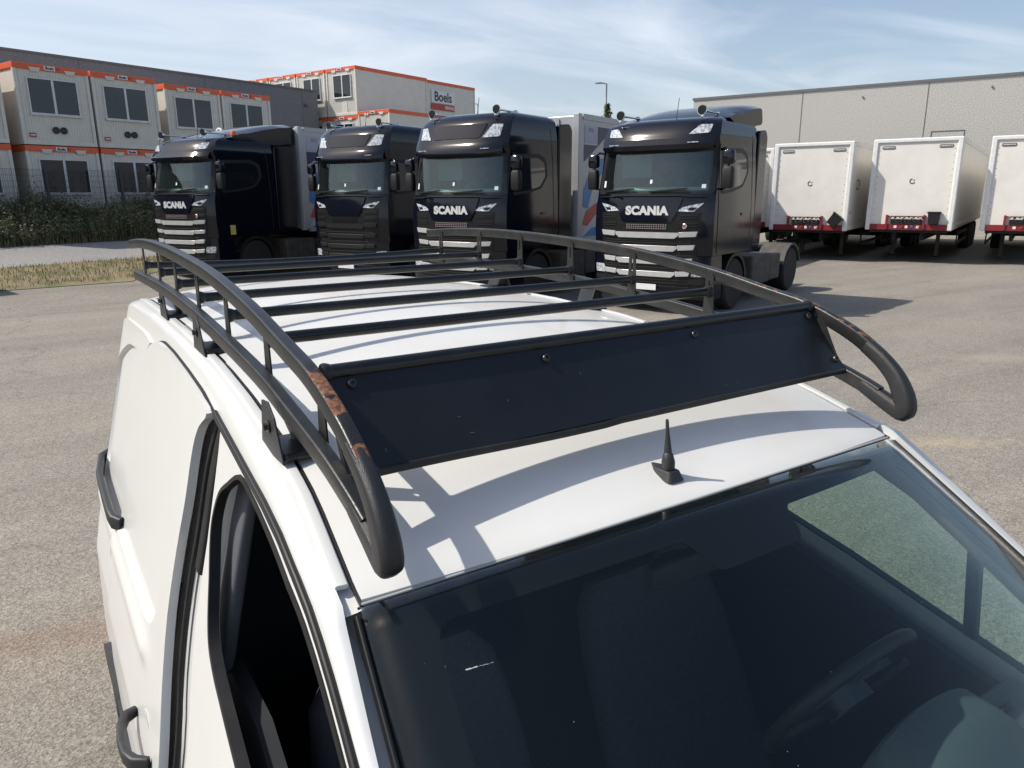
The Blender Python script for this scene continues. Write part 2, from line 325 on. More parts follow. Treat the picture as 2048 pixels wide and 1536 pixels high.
# ------------------------------------------------------------------ ground
def asphalt(name, ca, cb, stain=True, grain=1.0):
    mt = bpy.data.materials.new(name); mt.use_nodes = True
    n, l = mt.node_tree.nodes, mt.node_tree.links; b = n['Principled BSDF']; b.inputs['Roughness'].default_value = .86; b.inputs['Specular IOR Level'].default_value = .35
    t = n.new('ShaderNodeTexCoord')
    def noi(s, d=4, r=.6, v=None):
        x = n.new('ShaderNodeTexNoise'); x.inputs['Scale'].default_value = s; x.inputs['Detail'].default_value = d; x.inputs['Roughness'].default_value = r
        l.new(v or t.outputs['Object'], x.inputs['Vector']); return x.outputs['Fac']
    def ramp(src, p0, c0, p1, c1):
        x = n.new('ShaderNodeValToRGB'); e = x.color_ramp.elements; e[0].position = p0; e[1].position = p1; e[0].color = (*c0, 1); e[1].color = (*c1, 1); l.new(src, x.inputs[0]); return x.outputs[0]
    def mix(a, b_, f, mode='MIX'):
        x = n.new('ShaderNodeMix'); x.data_type = 'RGBA'; x.blend_type = mode
        if isinstance(f, float): x.inputs['Factor'].default_value = f
        else: l.new(f, x.inputs['Factor'])
        for nm, vv in (('A', a), ('B', b_)):
            if isinstance(vv, tuple): x.inputs[nm].default_value = (*vv, 1)
            else: l.new(vv, x.inputs[nm])
        return x.outputs['Result']
    big = noi(.35, 6); c = ramp(big, .35, ca, .65, cb)
    vo = n.new('ShaderNodeTexVoronoi'); vo.inputs['Scale'].default_value = 130*grain; vo.inputs['Randomness'].default_value = 1; l.new(t.outputs['Object'], vo.inputs['Vector'])
    g = ramp(vo.outputs['Color'], .12, (.46, .45, .44), .85, (1.42, 1.42, 1.42)); c = mix(c, g, .8, 'MULTIPLY')
    g2 = ramp(noi(38*grain, 3), .33, (.72, .72, .72), .68, (1.26, 1.26, 1.26)); c = mix(c, g2, .8, 'MULTIPLY')
    g3 = ramp(noi(9*grain, 4), .3, (.86, .86, .86), .7, (1.12, 1.12, 1.12)); c = mix(c, g3, .8, 'MULTIPLY')
    peb = ramp(noi(60*grain, 2, .5), .715, (0, 0, 0), .74, (1, 1, 1)); c = mix(c, (.05, .035, .025), peb)
    if stain:
        mpn = n.new('ShaderNodeMapping'); mpn.inputs['Rotation'].default_value = (0, 0, R(-25)); mpn.inputs['Scale'].default_value = (.09, 1.1, 1); l.new(t.outputs['Object'], mpn.inputs[0])
        tr = ramp(noi(1.2, 5, .6, mpn.outputs[0]), .46, (1, 1, 1), .68, (.80, .79, .79)); c = mix(c, tr, .8, 'MULTIPLY')
        ds = ramp(noi(.8, 7, .7), .58, (0, 0, 0), .76, (.5, .5, .5)); c = mix(c, (.30, .23, .15), ds)
        oil = ramp(noi(2.3, 3, .5), .70, (1, 1, 1), .76, (.66, .65, .64)); c = mix(c, oil, .7, 'MULTIPLY')
        nd = n.new('ShaderNodeTexNoise'); nd.inputs['Scale'].default_value = .9; nd.inputs['Detail'].default_value = 6; l.new(t.outputs['Object'], nd.inputs['Vector'])
        va_ = n.new('ShaderNodeVectorMath'); va_.operation = 'MULTIPLY_ADD'; va_.inputs[1].default_value = (1.6, 1.6, 0); l.new(nd.outputs['Color'], va_.inputs[0]); l.new(t.outputs['Object'], va_.inputs[2])
        vc = n.new('ShaderNodeTexVoronoi'); vc.feature = 'DISTANCE_TO_EDGE'; vc.inputs['Scale'].default_value = .16; l.new(va_.outputs[0], vc.inputs['Vector'])
        ck = ramp(vc.outputs['Distance'], .0008, (.6, .59, .58), .0018, (1, 1, 1)); c = mix(c, ck, .55, 'MULTIPLY')
        sl_ = n.new('ShaderNodeTexWave'); sl_.inputs['Scale'].default_value = .10; sl_.inputs['Distortion'].default_value = 9; sl_.inputs['Detail'].default_value = 4; mpw = n.new('ShaderNodeMapping'); mpw.inputs['Rotation'].default_value = (0, 0, R(68)); l.new(t.outputs['Object'], mpw.inputs[0]); l.new(mpw.outputs[0], sl_.inputs['Vector'])
        tk_ = ramp(sl_.outputs['Fac'], .0, (.86, .86, .87), .35, (1, 1, 1)); c = mix(c, tk_, .4, 'MULTIPLY')
        # local dirt patches: sand beside the van's bonnet side, earth wash on the near side
        for (px, py, rx, ry, ang, col, amp, nsc) in ((5.93, 3.22, .75, .22, R(-33), (.38, .32, .22), .6, 5), (-1.25, 4.25, 1.0, .16, R(-20), (.17, .12, .09), .85, 6), (-1.1, 4.1, 1.5, .9, R(-20), (.27, .215, .165), .5, 3), (10.17, 4.72, 1.0, .3, R(-35), (.36, .30, .22), .45, 5)):
            mpp = n.new('ShaderNodeMapping'); mpp.vector_type = 'TEXTURE'; mpp.inputs['Location'].default_value = (px, py, 0); mpp.inputs['Rotation'].default_value = (0, 0, ang); mpp.inputs['Scale'].default_value = (rx, ry, 1); l.new(t.outputs['Object'], mpp.inputs[0])
            ln = n.new('ShaderNodeVectorMath'); ln.operation = 'LENGTH'
            fl = n.new('ShaderNodeVectorMath'); fl.operation = 'MULTIPLY'; fl.inputs[1].default_value = (1, 1, 0); l.new(mpp.outputs[0], fl.inputs[0]); l.new(fl.outputs[0], ln.inputs[0])
            ad_ = n.new('ShaderNodeMath'); ad_.operation = 'ADD'; l.new(ln.outputs['Value'], ad_.inputs[0])
            nn = noi(nsc, 7, .75); s2 = n.new('ShaderNodeMath'); s2.operation = 'MULTIPLY'; s2.inputs[1].default_value = 2.2; l.new(nn, s2.inputs[0]); l.new(s2.outputs[0], ad_.inputs[1])
            mr = n.new('ShaderNodeMapRange'); mr.inputs['From Min'].default_value = 2.1; mr.inputs['From Max'].default_value = 1.2; mr.inputs['To Min'].default_value = 0; mr.inputs['To Max'].default_value = amp; l.new(ad_.outputs[0], mr.inputs[0])
            c = mix(c, mix(col, g, .8, 'MULTIPLY'), mr.outputs[0])
    l.new(c, b.inputs['Base Color'])
    bp = n.new('ShaderNodeBump'); bp.inputs['Strength'].default_value = .35; bp.inputs['Distance'].default_value = .005
    l.new(vo.outputs['Distance'], bp.inputs['Height']); l.new(bp.outputs[0], b.inputs['Normal'])
    MATS[name] = mt; return mt
YARD = asphalt('yard_asphalt', (.272, .248, .208), (.228, .210, .180))
ROADM = asphalt('road_asphalt', (.27, .26, .25), (.235, .228, .22), False)
VERGE = pm('dry_grass_ground', (.24, .18, .10), .95, col2=(.13, .13, .055), scale=1.4, detail=10, lo=.4, hi=.6, bump=.6, bscale=30)
BANKM = pm('bank_soil', (.16, .125, .08), .95, col2=(.05, .055, .025), scale=1.6, detail=10, bump=.5, bscale=20)
bl = [-400, -150, -60, -20, -5, 5, 12, 15, 17]+[17+.5*i for i in range(1, 19)]+[26.4+.2*i for i in range(0, 11)]+[30, 40, 80, 200, 600]
al = [-400, -150, -60, -30, -10, 0, 10, 20, 30, 60, 150, 600]
g = MB(); g.grid([[AB(a, b, hb(b)) for a in al] for b in bl])
struct(link('ground', g, YARD, smooth=60))
def strip(name, edge0, edge1, mat, dz, nb=8, na=24):
    """sheet between two b-edges (functions of a) lying dz above the ground"""
    rows = []
    for j in range(nb+1):
        row = []
        for i in range(na+1):
            a = edge0[0][0]+(edge0[-1][0]-edge0[0][0])*i/na
            b0, b1 = lerp_tab(edge0, a), lerp_tab(edge1, a); b = b0+(b1-b0)*j/nb; row.append(AB(a, b, hb(b)+dz))
        rows.append(row)
    gm = MB(); gm.grid(rows); return struct(link(name, gm, mat, smooth=60))
strip('road', [(-60, 22.4), (90, 22.4)], [(-60, 26.1), (90, 26.1)], ROADM, .008)
strip('grass_verge', [(-60, 20.6), (0, 20.1), (5, 19.5), (9.2, 18.9), (10.3, 20.1), (40, 20.6)], [(-60, 22.4), (40, 22.4)], VERGE, .012, na=100)
strip('bank', [(-60, 26.0), (90, 26.0)], [(-60, 28.45), (90, 28.45)], BANKM, .012, nb=14)

def blades(name, mat, area, n, hmin, hmax, w, lean=.5, leafy=0.0):
    mb = MB()
    for _ in range(n):
        a, b, hs = area()
        P = AB(a, b, hb(b)+.01); h = random.uniform(hmin, hmax)*hs; t = random.uniform(0, math.tau); d = Vector((math.cos(t), math.sin(t), 0)); s_ = Vector((-d.y, d.x, 0))
        l1 = P+d*h*lean*.35*random.random()+Vector((0, 0, h*.6)); l2 = P+d*h*lean*random.random()+Vector((0, 0, h)); ww = w*random.uniform(.6, 1.3)
        mb.add([P-s_*ww*.5, P+s_*ww*.5, l1+s_*ww*.4, l1-s_*ww*.4, l2], [(0, 1, 2, 3), (3, 2, 4)])
        if random.random() < leafy:
            for k in range(random.randint(3, 7)):
                q = P.lerp(l2, random.uniform(.25, 1)); e = Vector((random.uniform(-1, 1), random.uniform(-1, 1), random.uniform(-.3, .7))).normalized(); f = e.orthogonal().normalized(); L = random.uniform(.05, .13)
                mb.add([q, q+e*L*.5+f*L*.28, q+e*L, q+e*L*.5-f*L*.28], [(0, 1, 2, 3)])
    o = link(name, mb, mat, fixn=False); o['kind'] = 'stuff'; return o
GRASSD = pm('dry_grass', (.27, .20, .105), .9, col2=(.12, .145, .05), scale=.9, lo=.42, hi=.58)
WEED = pm('weed_green', (.08, .105, .042), .8, col2=(.21, .18, .09), scale=1.2, lo=.4, hi=.7)
WEED2 = pm('weed_dry_stalks', (.17, .14, .085), .9, col2=(.08, .09, .04), scale=1.5)
FLOW = pm('weed_flowers', (.75, .75, .70), .8, col2=(.7, .65, .2), scale=.6, lo=.55, hi=.6)
def va():
    a = random.uniform(-8, 12); return a, random.uniform(20.2 if a > 10 else 19.3, 22.35), 1
blades('verge_grass', GRASSD, va, 9000, .04, .13, .012)
def wa():
    a = random.uniform(0, 26); b = 28.5-2.3*random.random()**1.3; return a, b, .55+.6*noise.noise(Vector((a*.5, b*.6, 3)))+.35*random.random()
blades('weeds', WEED, wa, 16000, .40, 1.1, .03, .6, .8)
blades('dry_weed_stalks', WEED2, wa, 6500, .5, 1.45, .014, .5, .4)
def wlow(): return random.uniform(0, 26), random.uniform(26.0, 26.9), 1
blades('dead_grass_edge', pm('dead_grass', (.26, .18, .10), .9, col2=(.14, .13, .06), scale=1.2), wlow, 4500, .06, .32, .02, .8)
fm = MB()
for _ in range(260):
    a, b, hs = wa(); p = AB(a, b, hb(b)+random.uniform(.35, .95)); fm.lathe(p, (0, 0, 1), [(.0, 0), (.035, .008), (.0, .02)], 6)
fo = link('weed_flowers', fm, FLOW); fo['kind'] = 'stuff'
cb_ = MB(); cb_.box(-.3, .3, -.3, .3, 0, .62)
o = link('concrete_block', cb_, pm('grey_block', (.10, .10, .10), .8, bump=.2), bevel=.02); o.location = AB(5.72, 19.55, hb(19.5)-.02); o.rotation_euler = (0, 0, R(22))
tag(o, 'dark grey square block standing on the verge at the left picture edge', 'block')

# ------------------------------------------------------------------ buildings
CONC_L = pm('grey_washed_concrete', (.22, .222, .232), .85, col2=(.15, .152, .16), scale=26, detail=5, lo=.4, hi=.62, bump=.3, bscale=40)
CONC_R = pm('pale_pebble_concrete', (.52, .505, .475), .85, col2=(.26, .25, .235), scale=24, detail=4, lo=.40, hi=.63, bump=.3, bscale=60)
CAPMET = pm('dark_roof_capping', (.13, .13, .135), .5)
DKGLASS = pm('dark_window_glass', (.035, .040, .045), .04, spec=.8)
bd = empty('left_hall', AB(0, 0, 0), R(22))          # local X = A, Y = B
def LB(name, a0, a1, b0, b1, z0, z1, mat, parent, **k):
    q = MB(); q.box(a0, a1, b0, b1, z0, z1); return link(name, q, mat, parent, **k)
fb, fe, zt = 35.6, 30.15, 8.02
q = MB(); q.box(-60, fe, fb, fb+34, 5.95, zt)            # upper solid band
q.box(-60, 25.3, fb, fb+34, 1.0, 5.95); q.box(25.3, fe, fb+.35, fb+34, 1.0, 5.95)
q.box(29.6, fe, fb, fb+.35, 1.0, 5.95)
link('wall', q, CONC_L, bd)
LB('roof_capping', -60.05, fe+.06, fb-.05, fb+.3, zt, zt+.1, CAPMET, bd)
for k in range(6): q = MB(); q.box(29.0-6.1*k-.012, 29.0-6.1*k+.012, fb-.012, fb+.02, 1.0, zt-.01); link('panel_joint', q, CAPMET, bd)
w_ = LB('window_band', 25.3, 29.6, fb+.28, fb+.32, 3.0, 5.95, DKGLASS, bd)
q = MB()
for x in (25.32, 26.75, 28.2, 29.55): q.box(x-.06, x+.06, fb+.10, fb+.28, 3.0, 5.95)
q.box(25.3, 29.6, fb+.1, fb+.27, 4.4, 4.46)
link('window_frame', q, CAPMET, w_)
q = MB(); q.cyl((21.35, fb-.02, 7.0), (0, -1, 0), .05, .22); q.lathe((21.3, fb-.28, 6.92), (-.3, -1, -.5), [(.05, 0), (.13, .12), (.14, .3), (.10, .33)], 12)
link('wall_lamp', q, CAPMET, bd)
q = MB(); q.lathe((29.2, fb-.02, 7.25), (0, -1, -.2), [(.06, 0), (.1, .08), (.05, .16)], 10); link('wall_lamp', q, CAPMET, bd)
tag(bd, 'long dark grey concrete hall with flat roof behind the orange-topped site cabins', 'building')
# right hall: wall faces -A
br = empty('right_hall', (0, 0, 0), R(22))
ra, rb1, rb0, rz = 44.0, 18.2, -60, 7.6
q = MB(); q.box(ra, ra+40, rb0, rb1, -.3, rz); link('wall', q, CONC_R, br)
q = MB(); q.box(ra-.06, ra+40.1, rb0, rb1+.06, rz, rz+.13); link('roof_capping', q, CAPMET, br)
for b in (11.9, 5.75, -.3): q = MB(); q.box(ra-.012, ra+.02, b-.02, b+.02, 0, rz-.01); link('panel_joint', q, CAPMET, br)
for (b, z) in ((3.0, 7.15), (8.8, 7.1)): q = MB(); q.cyl((ra-.01, b, z), (-1, 0, 0), .05, .05, 10); link('anchor_plug', q, CAPMET, br)
q = MB()
for b0_, b1_ in ((3.9, 5.4),):
    q.box(ra-.02, ra-.002, b0_, b1_, 5.18, 5.22); q.box(ra-.02, ra-.002, b0_, b0_+.04, 4.0, 5.2); q.box(ra-.02, ra-.002, b1_-.04, b1_, 4.0, 5.2)
link('hatch_outline', q, CAPMET, br)
tag(br, 'pale speckled concrete hall with dark roof edge behind the white trailers', 'building')
for o_, (aa, bb) in ((bd, (0, 0)), (br, (0, 0))): pass

# fence in front of the containers
FENM = pm('fence_paint', (.03, .035, .035), .5)
fr = empty('mesh_fence', (0, 0, 0), R(22)); fz = hb(27.6)
for k, a in enumerate([1.2+2.5*i for i in range(0, 9)]):
    q = MB(); q.box(a-.045, a+.045, 27.56, 27.64, fz-.2, fz+2.05); link('post', q, FENM, fr)
q = MB()
for i in range(0, 400):
    a = 1.2+i*.05; q.box(a-.003, a+.003, 27.60, 27.606, fz+.05, fz+1.98)
for j in range(11):
    z = fz+.08+j*.19; q.box(1.2, 21.2, 27.606, 27.613, z-.004, z+.004)
link('mesh_panel', q, FENM, fr)
tag(fr, 'dark welded mesh fence with thin posts in front of the lower site cabins', 'fence')

# ------------------------------------------------------------------ site cabins (containers)
CABW = pm('cabin_panel', (.66, .635, .57), .5, col2=(.60, .575, .51), scale=3)
CABF = pm('cabin_frame', (.66, .635, .57), .45)
ORANGE = pm('orange_rail_paint', (.72, .125, .04), .45, col2=(.64, .105, .035))
UPVC = pm('white_window_frame', (.66, .66, .66), .35)
CGLASS = pm('cabin_window_glass', (.018, .022, .028), .03, spec=.6)
BLACKP = pm('black_print', (.03, .03, .035), .5)
WHITEP = pm('white_print', (.75, .75, .75), .5)
REDP = pm('red_print', (.45, .06, .05), .5)
def cabin(window=True, vents=True, label='front', bigsign=False, hatch=False):
    t = empty('site_cabin'); L, W, H = 6.06, 2.44, 2.6; hw = W/2
    q = MB(); q.box(-hw+.04, hw-.04, .05, L-.05, .12, H-.14)
    # shallow corrugation ribs on the end wall
    for i in range(24):
        x = -hw+.16+i*.092; q.box(x, x+.035, .038, .052, .18, H-.22)
    link('body_panel', q, CABW, t)
    q = MB()
    for x in (-hw, hw-.11):
        for y in (0, L-.11): q.box(x, x+.11, y, y+.11, .0, H)
    q.box(-hw+.11, hw-.11, .0, .1, .0, .16); q.box(-hw+.11, hw-.11, L-.1, L, .0, .16); q.box(-hw, -hw+.1, .11, L-.11, .0, .16); q.box(hw-.1, hw, .11, L-.11, .0, .16)
    link('frame', q, CABF, t, bevel=.012)
    q = MB(); q.box(-hw-.004, hw+.004, -.006, .12, H-.19, H+.002); q.box(-hw-.004, -hw+.12, .12, L+.004, H-.19, H+.002); q.box(hw-.12, hw+.004, .12, L+.004, H-.19, H+.002); q.box(-hw+.12, hw-.12, L-.12, L+.004, H-.19, H+.002)
    link('top_rail', q, ORANGE, t, bevel=.01)
    for x0, x1 in ((-.72, -.36), (.42, .78)):
        q = MB(); q.prism([(x0, H-.11), (x1, H-.11), (x1-.05, H-.24), (x0+.05, H-.24)], 'y', -.014, .0); link('fork_pocket_plate', q, CABF, t)
    if label:
        q = MB(); q.box(-.24, .12, -.016, -.006, H-.165, H-.03); s_ = link('name_plate', q, WHITEP, t)
        link('lettering', text_mb('Boels', .125, frame_mat((-.06, -.021, H-.098), (1, 0, 0), (0, 0, 1)), bold=.004), BLACKP, s_)
        q = MB(); q.box(.13, .26, -.014, -.006, H-.15, H-.05); link('name_plate', q, REDP, t)
    if window:
        z0, z1 = 1.0, 2.17; x0, x1 = -.86, .78
        if hatch: x0, x1, z0, z1 = -.62, .82, .98, 2.2
        q = MB(); fw_ = .042
        q.box(x0, x1, -.02, .05, z1-fw_, z1); q.box(x0, x1, -.03, .05, z0, z0+fw_); q.box(x0, x0+fw_, -.02, .05, z0+fw_, z1-fw_); q.box(x1-fw_, x1, -.02, .05, z0+fw_, z1-fw_); xm = (x0+x1)/2; q.box(xm-.04, xm+.04, -.018, .05, z0+fw_, z1-fw_)
        q.box(x0-.03, x1+.03, -.05, .04, z0-.04, z0-.002)
        w = link('window', q, UPVC, t, bevel=.006)
        for a_, b_ in ((x0+fw_, xm-.04), (xm+.04, x1-fw_)):
            q = MB(); q.box(a_, b_, .0, .012, z0+fw_, z1-fw_); link('pane', q, CGLASS, w)
    if vents:
        for x in (-.13, .13):
            q = MB(); q.lathe((x, .04, .50), (0, -1, 0), [(.115, 0), (.115, .06), (.09, .075), (.03, .05)], 16); link('vent', q, BLACKP, t)
        q = MB(); q.box(-1.0, -.78, .025, .04, .24, .38); s_ = link('name_plate', q, REDP, t); q = MB(); q.box(-.97, -.81, .018, .026, .29, .33); link('plate_text_bar', q, WHITEP, s_)
    if hatch:
        q = MB(); q.box(.0, .42, .02, .04, .15, .75); link('hatch', q, CABF, t, bevel=.006)
    if bigsign:
        # sign on the long side that faces the yard (+X side)
        x = hw+.002
        q = MB(); q.box(x, x+.012, 1.2, 3.65, 1.20, 2.02); s_ = link('sign_board', q, WHITEP, t)
        link('lettering', text_mb('Boels', .86, frame_mat((x+.02, 2.42, 1.60), (0, 1, 0), (0, 0, 1)), bold=.018), BLACKP, s_)
        q = MB(); q.box(x, x+.012, 1.15, 3.65, .75, 1.16); s2_ = link('sign_board', q, REDP, t)
        link('lettering', text_mb('RENTAL', .27, frame_mat((x+.02, 3.1, .95), (0, 1, 0), (0, 0, 1)), bold=.01), WHITEP, s2_)
    return t
GC = 'site cabins in front of the long grey hall'
cab0 = cabin(); used = [False]
def put(proto, a, b, z, rz, label, group, first=False):
    o = proto if first else copy_tree(proto)
    o.location = AB(a, b, z); o.rotation_euler = (0, 0, rz); tag(o, label, 'site cabin', group); return o
zb = 1.36; fbz = 28.75
row = [(9.55, 'cut by the left picture edge'), (12.42, 'leftmost fully visible'), (14.95, 'second fully visible from left')]
first = True
for a, d in row:
    put(cab0, a, fbz, zb, R(22), 'cream cabin, bottom row, '+d, GC, first); first = False
    put(cab0, a, fbz, zb+2.63, R(22), 'cream cabin with orange rail, upper row, '+d, GC)
for a, d in ((17.9, 'the one with a sunlit side wall'), (20.42, 'the one beside the dark window band')):
    put(cab0, a, fbz+.3, zb-.05, R(22), 'cream cabin, bottom row, '+d, GC)
    put(cab0, a, fbz+.3, zb+2.55, R(22), 'cream cabin, upper row, '+d, GC)
G2 = 'site cabins in the tall stack behind the trucks'
capr = cabin(hatch=True, vents=False)
Z2 = 1.4
# stack whose windowed ends face -A: X axis = -B, Y axis = A
first = True
tops = [(32.75+1.22, 'nearest, its long side in shade'), (35.3+1.22, 'second from the right'), (37.85+1.22, 'third from the right'), (40.4+1.22, 'leftmost, half hidden by the hall')]
for b, d in tops:
    put(capr, 30.5, b, Z2+5.26, R(-68), 'windowed cabin on top of the tall stack, '+d, G2, first); first = False
    put(capr, 30.5, b, Z2+2.63, R(-68), 'windowed cabin mid-height in the tall stack, below the '+d.split(',')[0]+' top one', G2)
    if b < 35: put(capr, 30.5, b, Z2, R(-68), 'cream cabin at the bottom of the tall stack behind the trucks', G2)
plain = cabin(window=False, vents=False, hatch=True)
put(plain, 30.45, 31.46, Z2+2.80, R(-68), 'windowless cream cabin with orange rail in front of the tall stack', G2, True)
put(plain, 30.45, 31.46, Z2+.2, R(-68), 'cream cabin under the windowless front one, mostly hidden by truck roofs', G2)
big = cabin(window=False, vents=False, label=None, bigsign=True)
put(big, 38.6, 35.2+1.22, 7.12, R(-68), 'plain cabin with a big black and red company sign on its side', G2, True)
put(plain, 38.6, 36.42, 4.5, R(-68), 'cream cabin in the tall stack right under the one with the big sign', G2)
put(plain, 38.6, 36.42, 1.9, R(-68), 'cream cabin at the bottom of the stack with the big sign', G2)

# ------------------------------------------------------------------ street lamps, tree
LAMPM = pm('galvanised_lamp', (.33, .34, .33), .5, .3)
def street_lamp(P, H, d, label):
    t = empty('street_lamp', P); q = MB(); q.cyl((0, 0, 0), (0, 0, 1), .11, H, 12, .06); link('pole', q, LAMPM, t, smooth=40)
    q = MB(); e = Vector(d).normalized(); q.sweep([Vector((0, 0, H-.05)), e*.2+Vector((0, 0, H+.02)), e*.4+Vector((0, 0, H+.03))], rsec(.04, .04, .02), Vector((0, 0, 1))); link('arm', q, LAMPM, t)
    s_ = Vector((-e.y, e.x, 0)); q = MB(); q.sweep([e*.3+Vector((0, 0, H+.02)), e*.6+Vector((0, 0, H+.03)), e*.95+Vector((0, 0, H+.0))], rsec(.13, .06, .04), s_, scale=[.7, 1, .8]); link('lamp_head', q, LAMPM, t)
    return tag(t, label, 'street lamp', 'street lamps far behind the trucks')
street_lamp(AB(56.3, 30.6, 0), 10.9, (-.9, .4, 0), 'tall thin street lamp behind the gap between the third and fourth truck')
street_lamp(AB(75.4, 58.3, 0), 12.9, (-.9, .4, 0), 'small far street lamp right of the cabin with the big sign')
LEAF = pm('cypress_leaves', (.05, .075, .028), .8, col2=(.13, .14, .06), scale=1.0)
BARK = pm('bark', (.10, .07, .05), .9, bump=.5)
def tree(P, H, W, label, grp=None, n=5000, col=LEAF):
    t = empty('conifer_tree', P); q = MB(); q.cyl((0, 0, 0), (0, 0, 1), .14, H*.9, 8, .03)
    for k in range(10):
        z = H*(.15+.07*k); an = k*2.4; q.cyl((0, 0, z), (math.cos(an), math.sin(an), .7), .035, W*.6, 6, .01)
    link('trunk', q, BARK, t)
    c = MB()
    for _ in range(n):
        h = random.random()**.8; z = H*(.08+.92*h); rr = W*(1-h)**.6*(.55+.45*noise.noise(Vector((h*6, _*.001, 1))))*random.random()**.5*1.1+.05; an = random.uniform(0, math.tau)
        rr *= .8+.35*math.sin(an*3+h*9)
        p = Vector((rr*math.cos(an), rr*math.sin(an), z)); e = Vector((random.uniform(-1, 1), random.uniform(-1, 1), random.uniform(-.2, 1))).normalized(); f = e.orthogonal().normalized(); L = random.uniform(.12, .3)
        c.add([p, p+e*L*.5+f*L*.2, p+e*L, p+e*L*.5-f*L*.2], [(0, 1, 2, 3)])
    link('crown', c, col, t, fixn=False)
    return tag(t, label, 'tree', grp)
tree(AB(53.5, 29.0, 0), 8.9, 1.5, 'small loose green tree at the foot of the tall street lamp')
tree(AB(41.2, 17.0, 0), 3.6, 1.2, 'low bush seen in the gap between the last truck and the first white trailer', n=2500)

# ================================================================== white van
VAN = empty('white_van')
tag(VAN, 'white panel van in the foreground with a black roof rack bolted on its roof', 'van')
BZ = [(.20, .80), (.28, .845), (.4, .868), (.6, .876), (.85, .868), (1.0, .852), (1.3, .783), (1.6, .712), (1.81, .66), (1.9, .635)]
def sx(y, z):
    x = lerp_tab(BZ, z)-max(0, .055*(1-y))-(0.10*max(0, -y)**1.5 if y < 0 else 0)
    if y > 3.05: x -= .9*(y-3.05)**2
    return x
ZD = [(.80, 1.70), (.88, 1.72), (1.04, 1.772), (1.15, 1.80), (1.3, 1.828), (1.5, 1.856), (1.75, 1.879), (2.1, 1.892), (2.6, 1.894), (3.0, 1.884), (3.15, 1.868), (3.26, 1.84)]
WD = [(.80, .640), (.9, .633), (1.1, .614), (1.3, .604), (1.6, .598), (2.0, .592), (2.6, .585), (3.26, .575)]
def zd(y): return lerp_tab(ZD, y)
def wd(y): return lerp_tab(WD, y)
def wsP(u, v):
    e = 1-u*u
    return Vector((u*(.645+(.11 if u < 0 else .135)*v), (.87-.81*v)-e*(.06+.13*v), (1.715-.585*v)+e*(.037-.067*v)+.03*math.sin(math.pi*v)*(1-u*u*.6)))
# --- roof panel
def yfront(u): return .885-.062*(1-u*u)
def roofP(u, s):
    """u -1..1 across, s 0..1 front to rear"""
    y = yfront(u)+(3.26-yfront(u))*s
    cr_h = .046-.008*max(0, 1.2-y)
    rib = 0.0
    return Vector((u*(wd(y)-.004), y, zd(y)-.002+(1-abs(u)**2.2)*cr_h))
ss = [0, .008, .02, .04, .07]+[.07+.93*i/36 for i in range(1, 37)]
uu = [-1+2*i/40 for i in range(41)]
q = MB(); rows = [[roofP(u, s) for u in uu] for s in ss]
lip = [[Vector((u*(wd(yfront(u))-.004), yfront(u)-.014, roofP(u, 0).z-.006)) for u in uu], [Vector((u*(wd(yfront(u))-.004), yfront(u)-.018, roofP(u, 0).z-.022)) for u in uu]]
rows = [lip[1], lip[0]]+rows
back = [Vector((p.x*.99, p.y+.05, p.z-.05)) for p in rows[-1]]; rows.append(back)
q.grid(rows)
n0 = len(q.v); q.grid([[Vector((p.x, p.y, p.z-.02)) for p in r] for r in rows])     # underside
roof = link('roof', q, WHITE_ROOF, VAN, smooth=40)
# --- ditch floor + white moulding strip on each side
for s in (-1, 1):
    q = MB(); ys = [.862+.02*i for i in range(121)]; ys = [y for y in ys if y < 3.27]
    q.grid([[Vector((s*(wd(y)-.006), y, zd(y)-.012)), Vector((s*(wd(y)+.004), y, zd(y)-.014)), Vector((s*(wd(y)+.03), y, zd(y)-.016))] for y in ys])
    link('roof_ditch', q, WHITE, VAN, smooth=40)
    q = MB(); q.sweep([Vector((s*(wd(y)-.001), y, zd(y)-.007)) for y in ys], rsec(.0010, .003, .0008), Vector((1, 0, 0))); link('ditch_seal', q, SEAL, VAN)
    q = MB(); ym = [.90+.04*i for i in range(60)]; ym = [y for y in ym if y < 3.2]
    q.sweep([Vector((s*(wd(y)+.0135), y, zd(y)-.003)) for y in ym], rsec(.0095, .0045, .003), Vector((1, 0, 0)))
    link('roof_moulding', q, WHITE, VAN, smooth=50)
# --- side top strip (roof side rail and A pillar) : from ditch/windscreen edge to side surface
def railI(t):          # inner edge path, t: y coordinate
    y = t
    if y >= .87: return Vector((wd(y)+.022, y, zd(y)-.004))
    v = (.87-y)/.81; p = wsP(1, v); p.x -= .012*v; k = min(1, (.87-y)/.14)
    return Vector((p.x+.013, y, p.z-.003-.008*k))
def railO(t):
    y = t; i = railI(y)
    if y >= .95: z = i.z-.026
    else: z = i.z-.026-.004*min(1, (.95-y)/.2)
    return Vector((sx(y, z), y, z))
DOORLINE = [(-.25, 1.03), (-.05, 1.11), (.1, 1.19), (.25, 1.285), (.4, 1.38), (.55, 1.475), (.65, 1.536), (.733, 1.584), (.767, 1.607), (.819, 1.638), (.872, 1.667), (.928, 1.694), (.996, 1.719), (1.073, 1.739), (1.174, 1.757), (1.258, 1.768), (1.40, 1.787), (1.578, 1.811), (1.71, 1.830), (1.888, 1.842), (2.09, 1.852), (2.25, 1.854), (2.32, 1.845), (2.42, 1.817)]
def dl(y): return lerp_tab(DOORLINE, y)
FRNT = [( -.0+.02*i) for i in range(0, 3)]
yst = [.07+.02*i for i in range(0, 161)]; yst = [y for y in yst if y < 3.24]+[3.26]
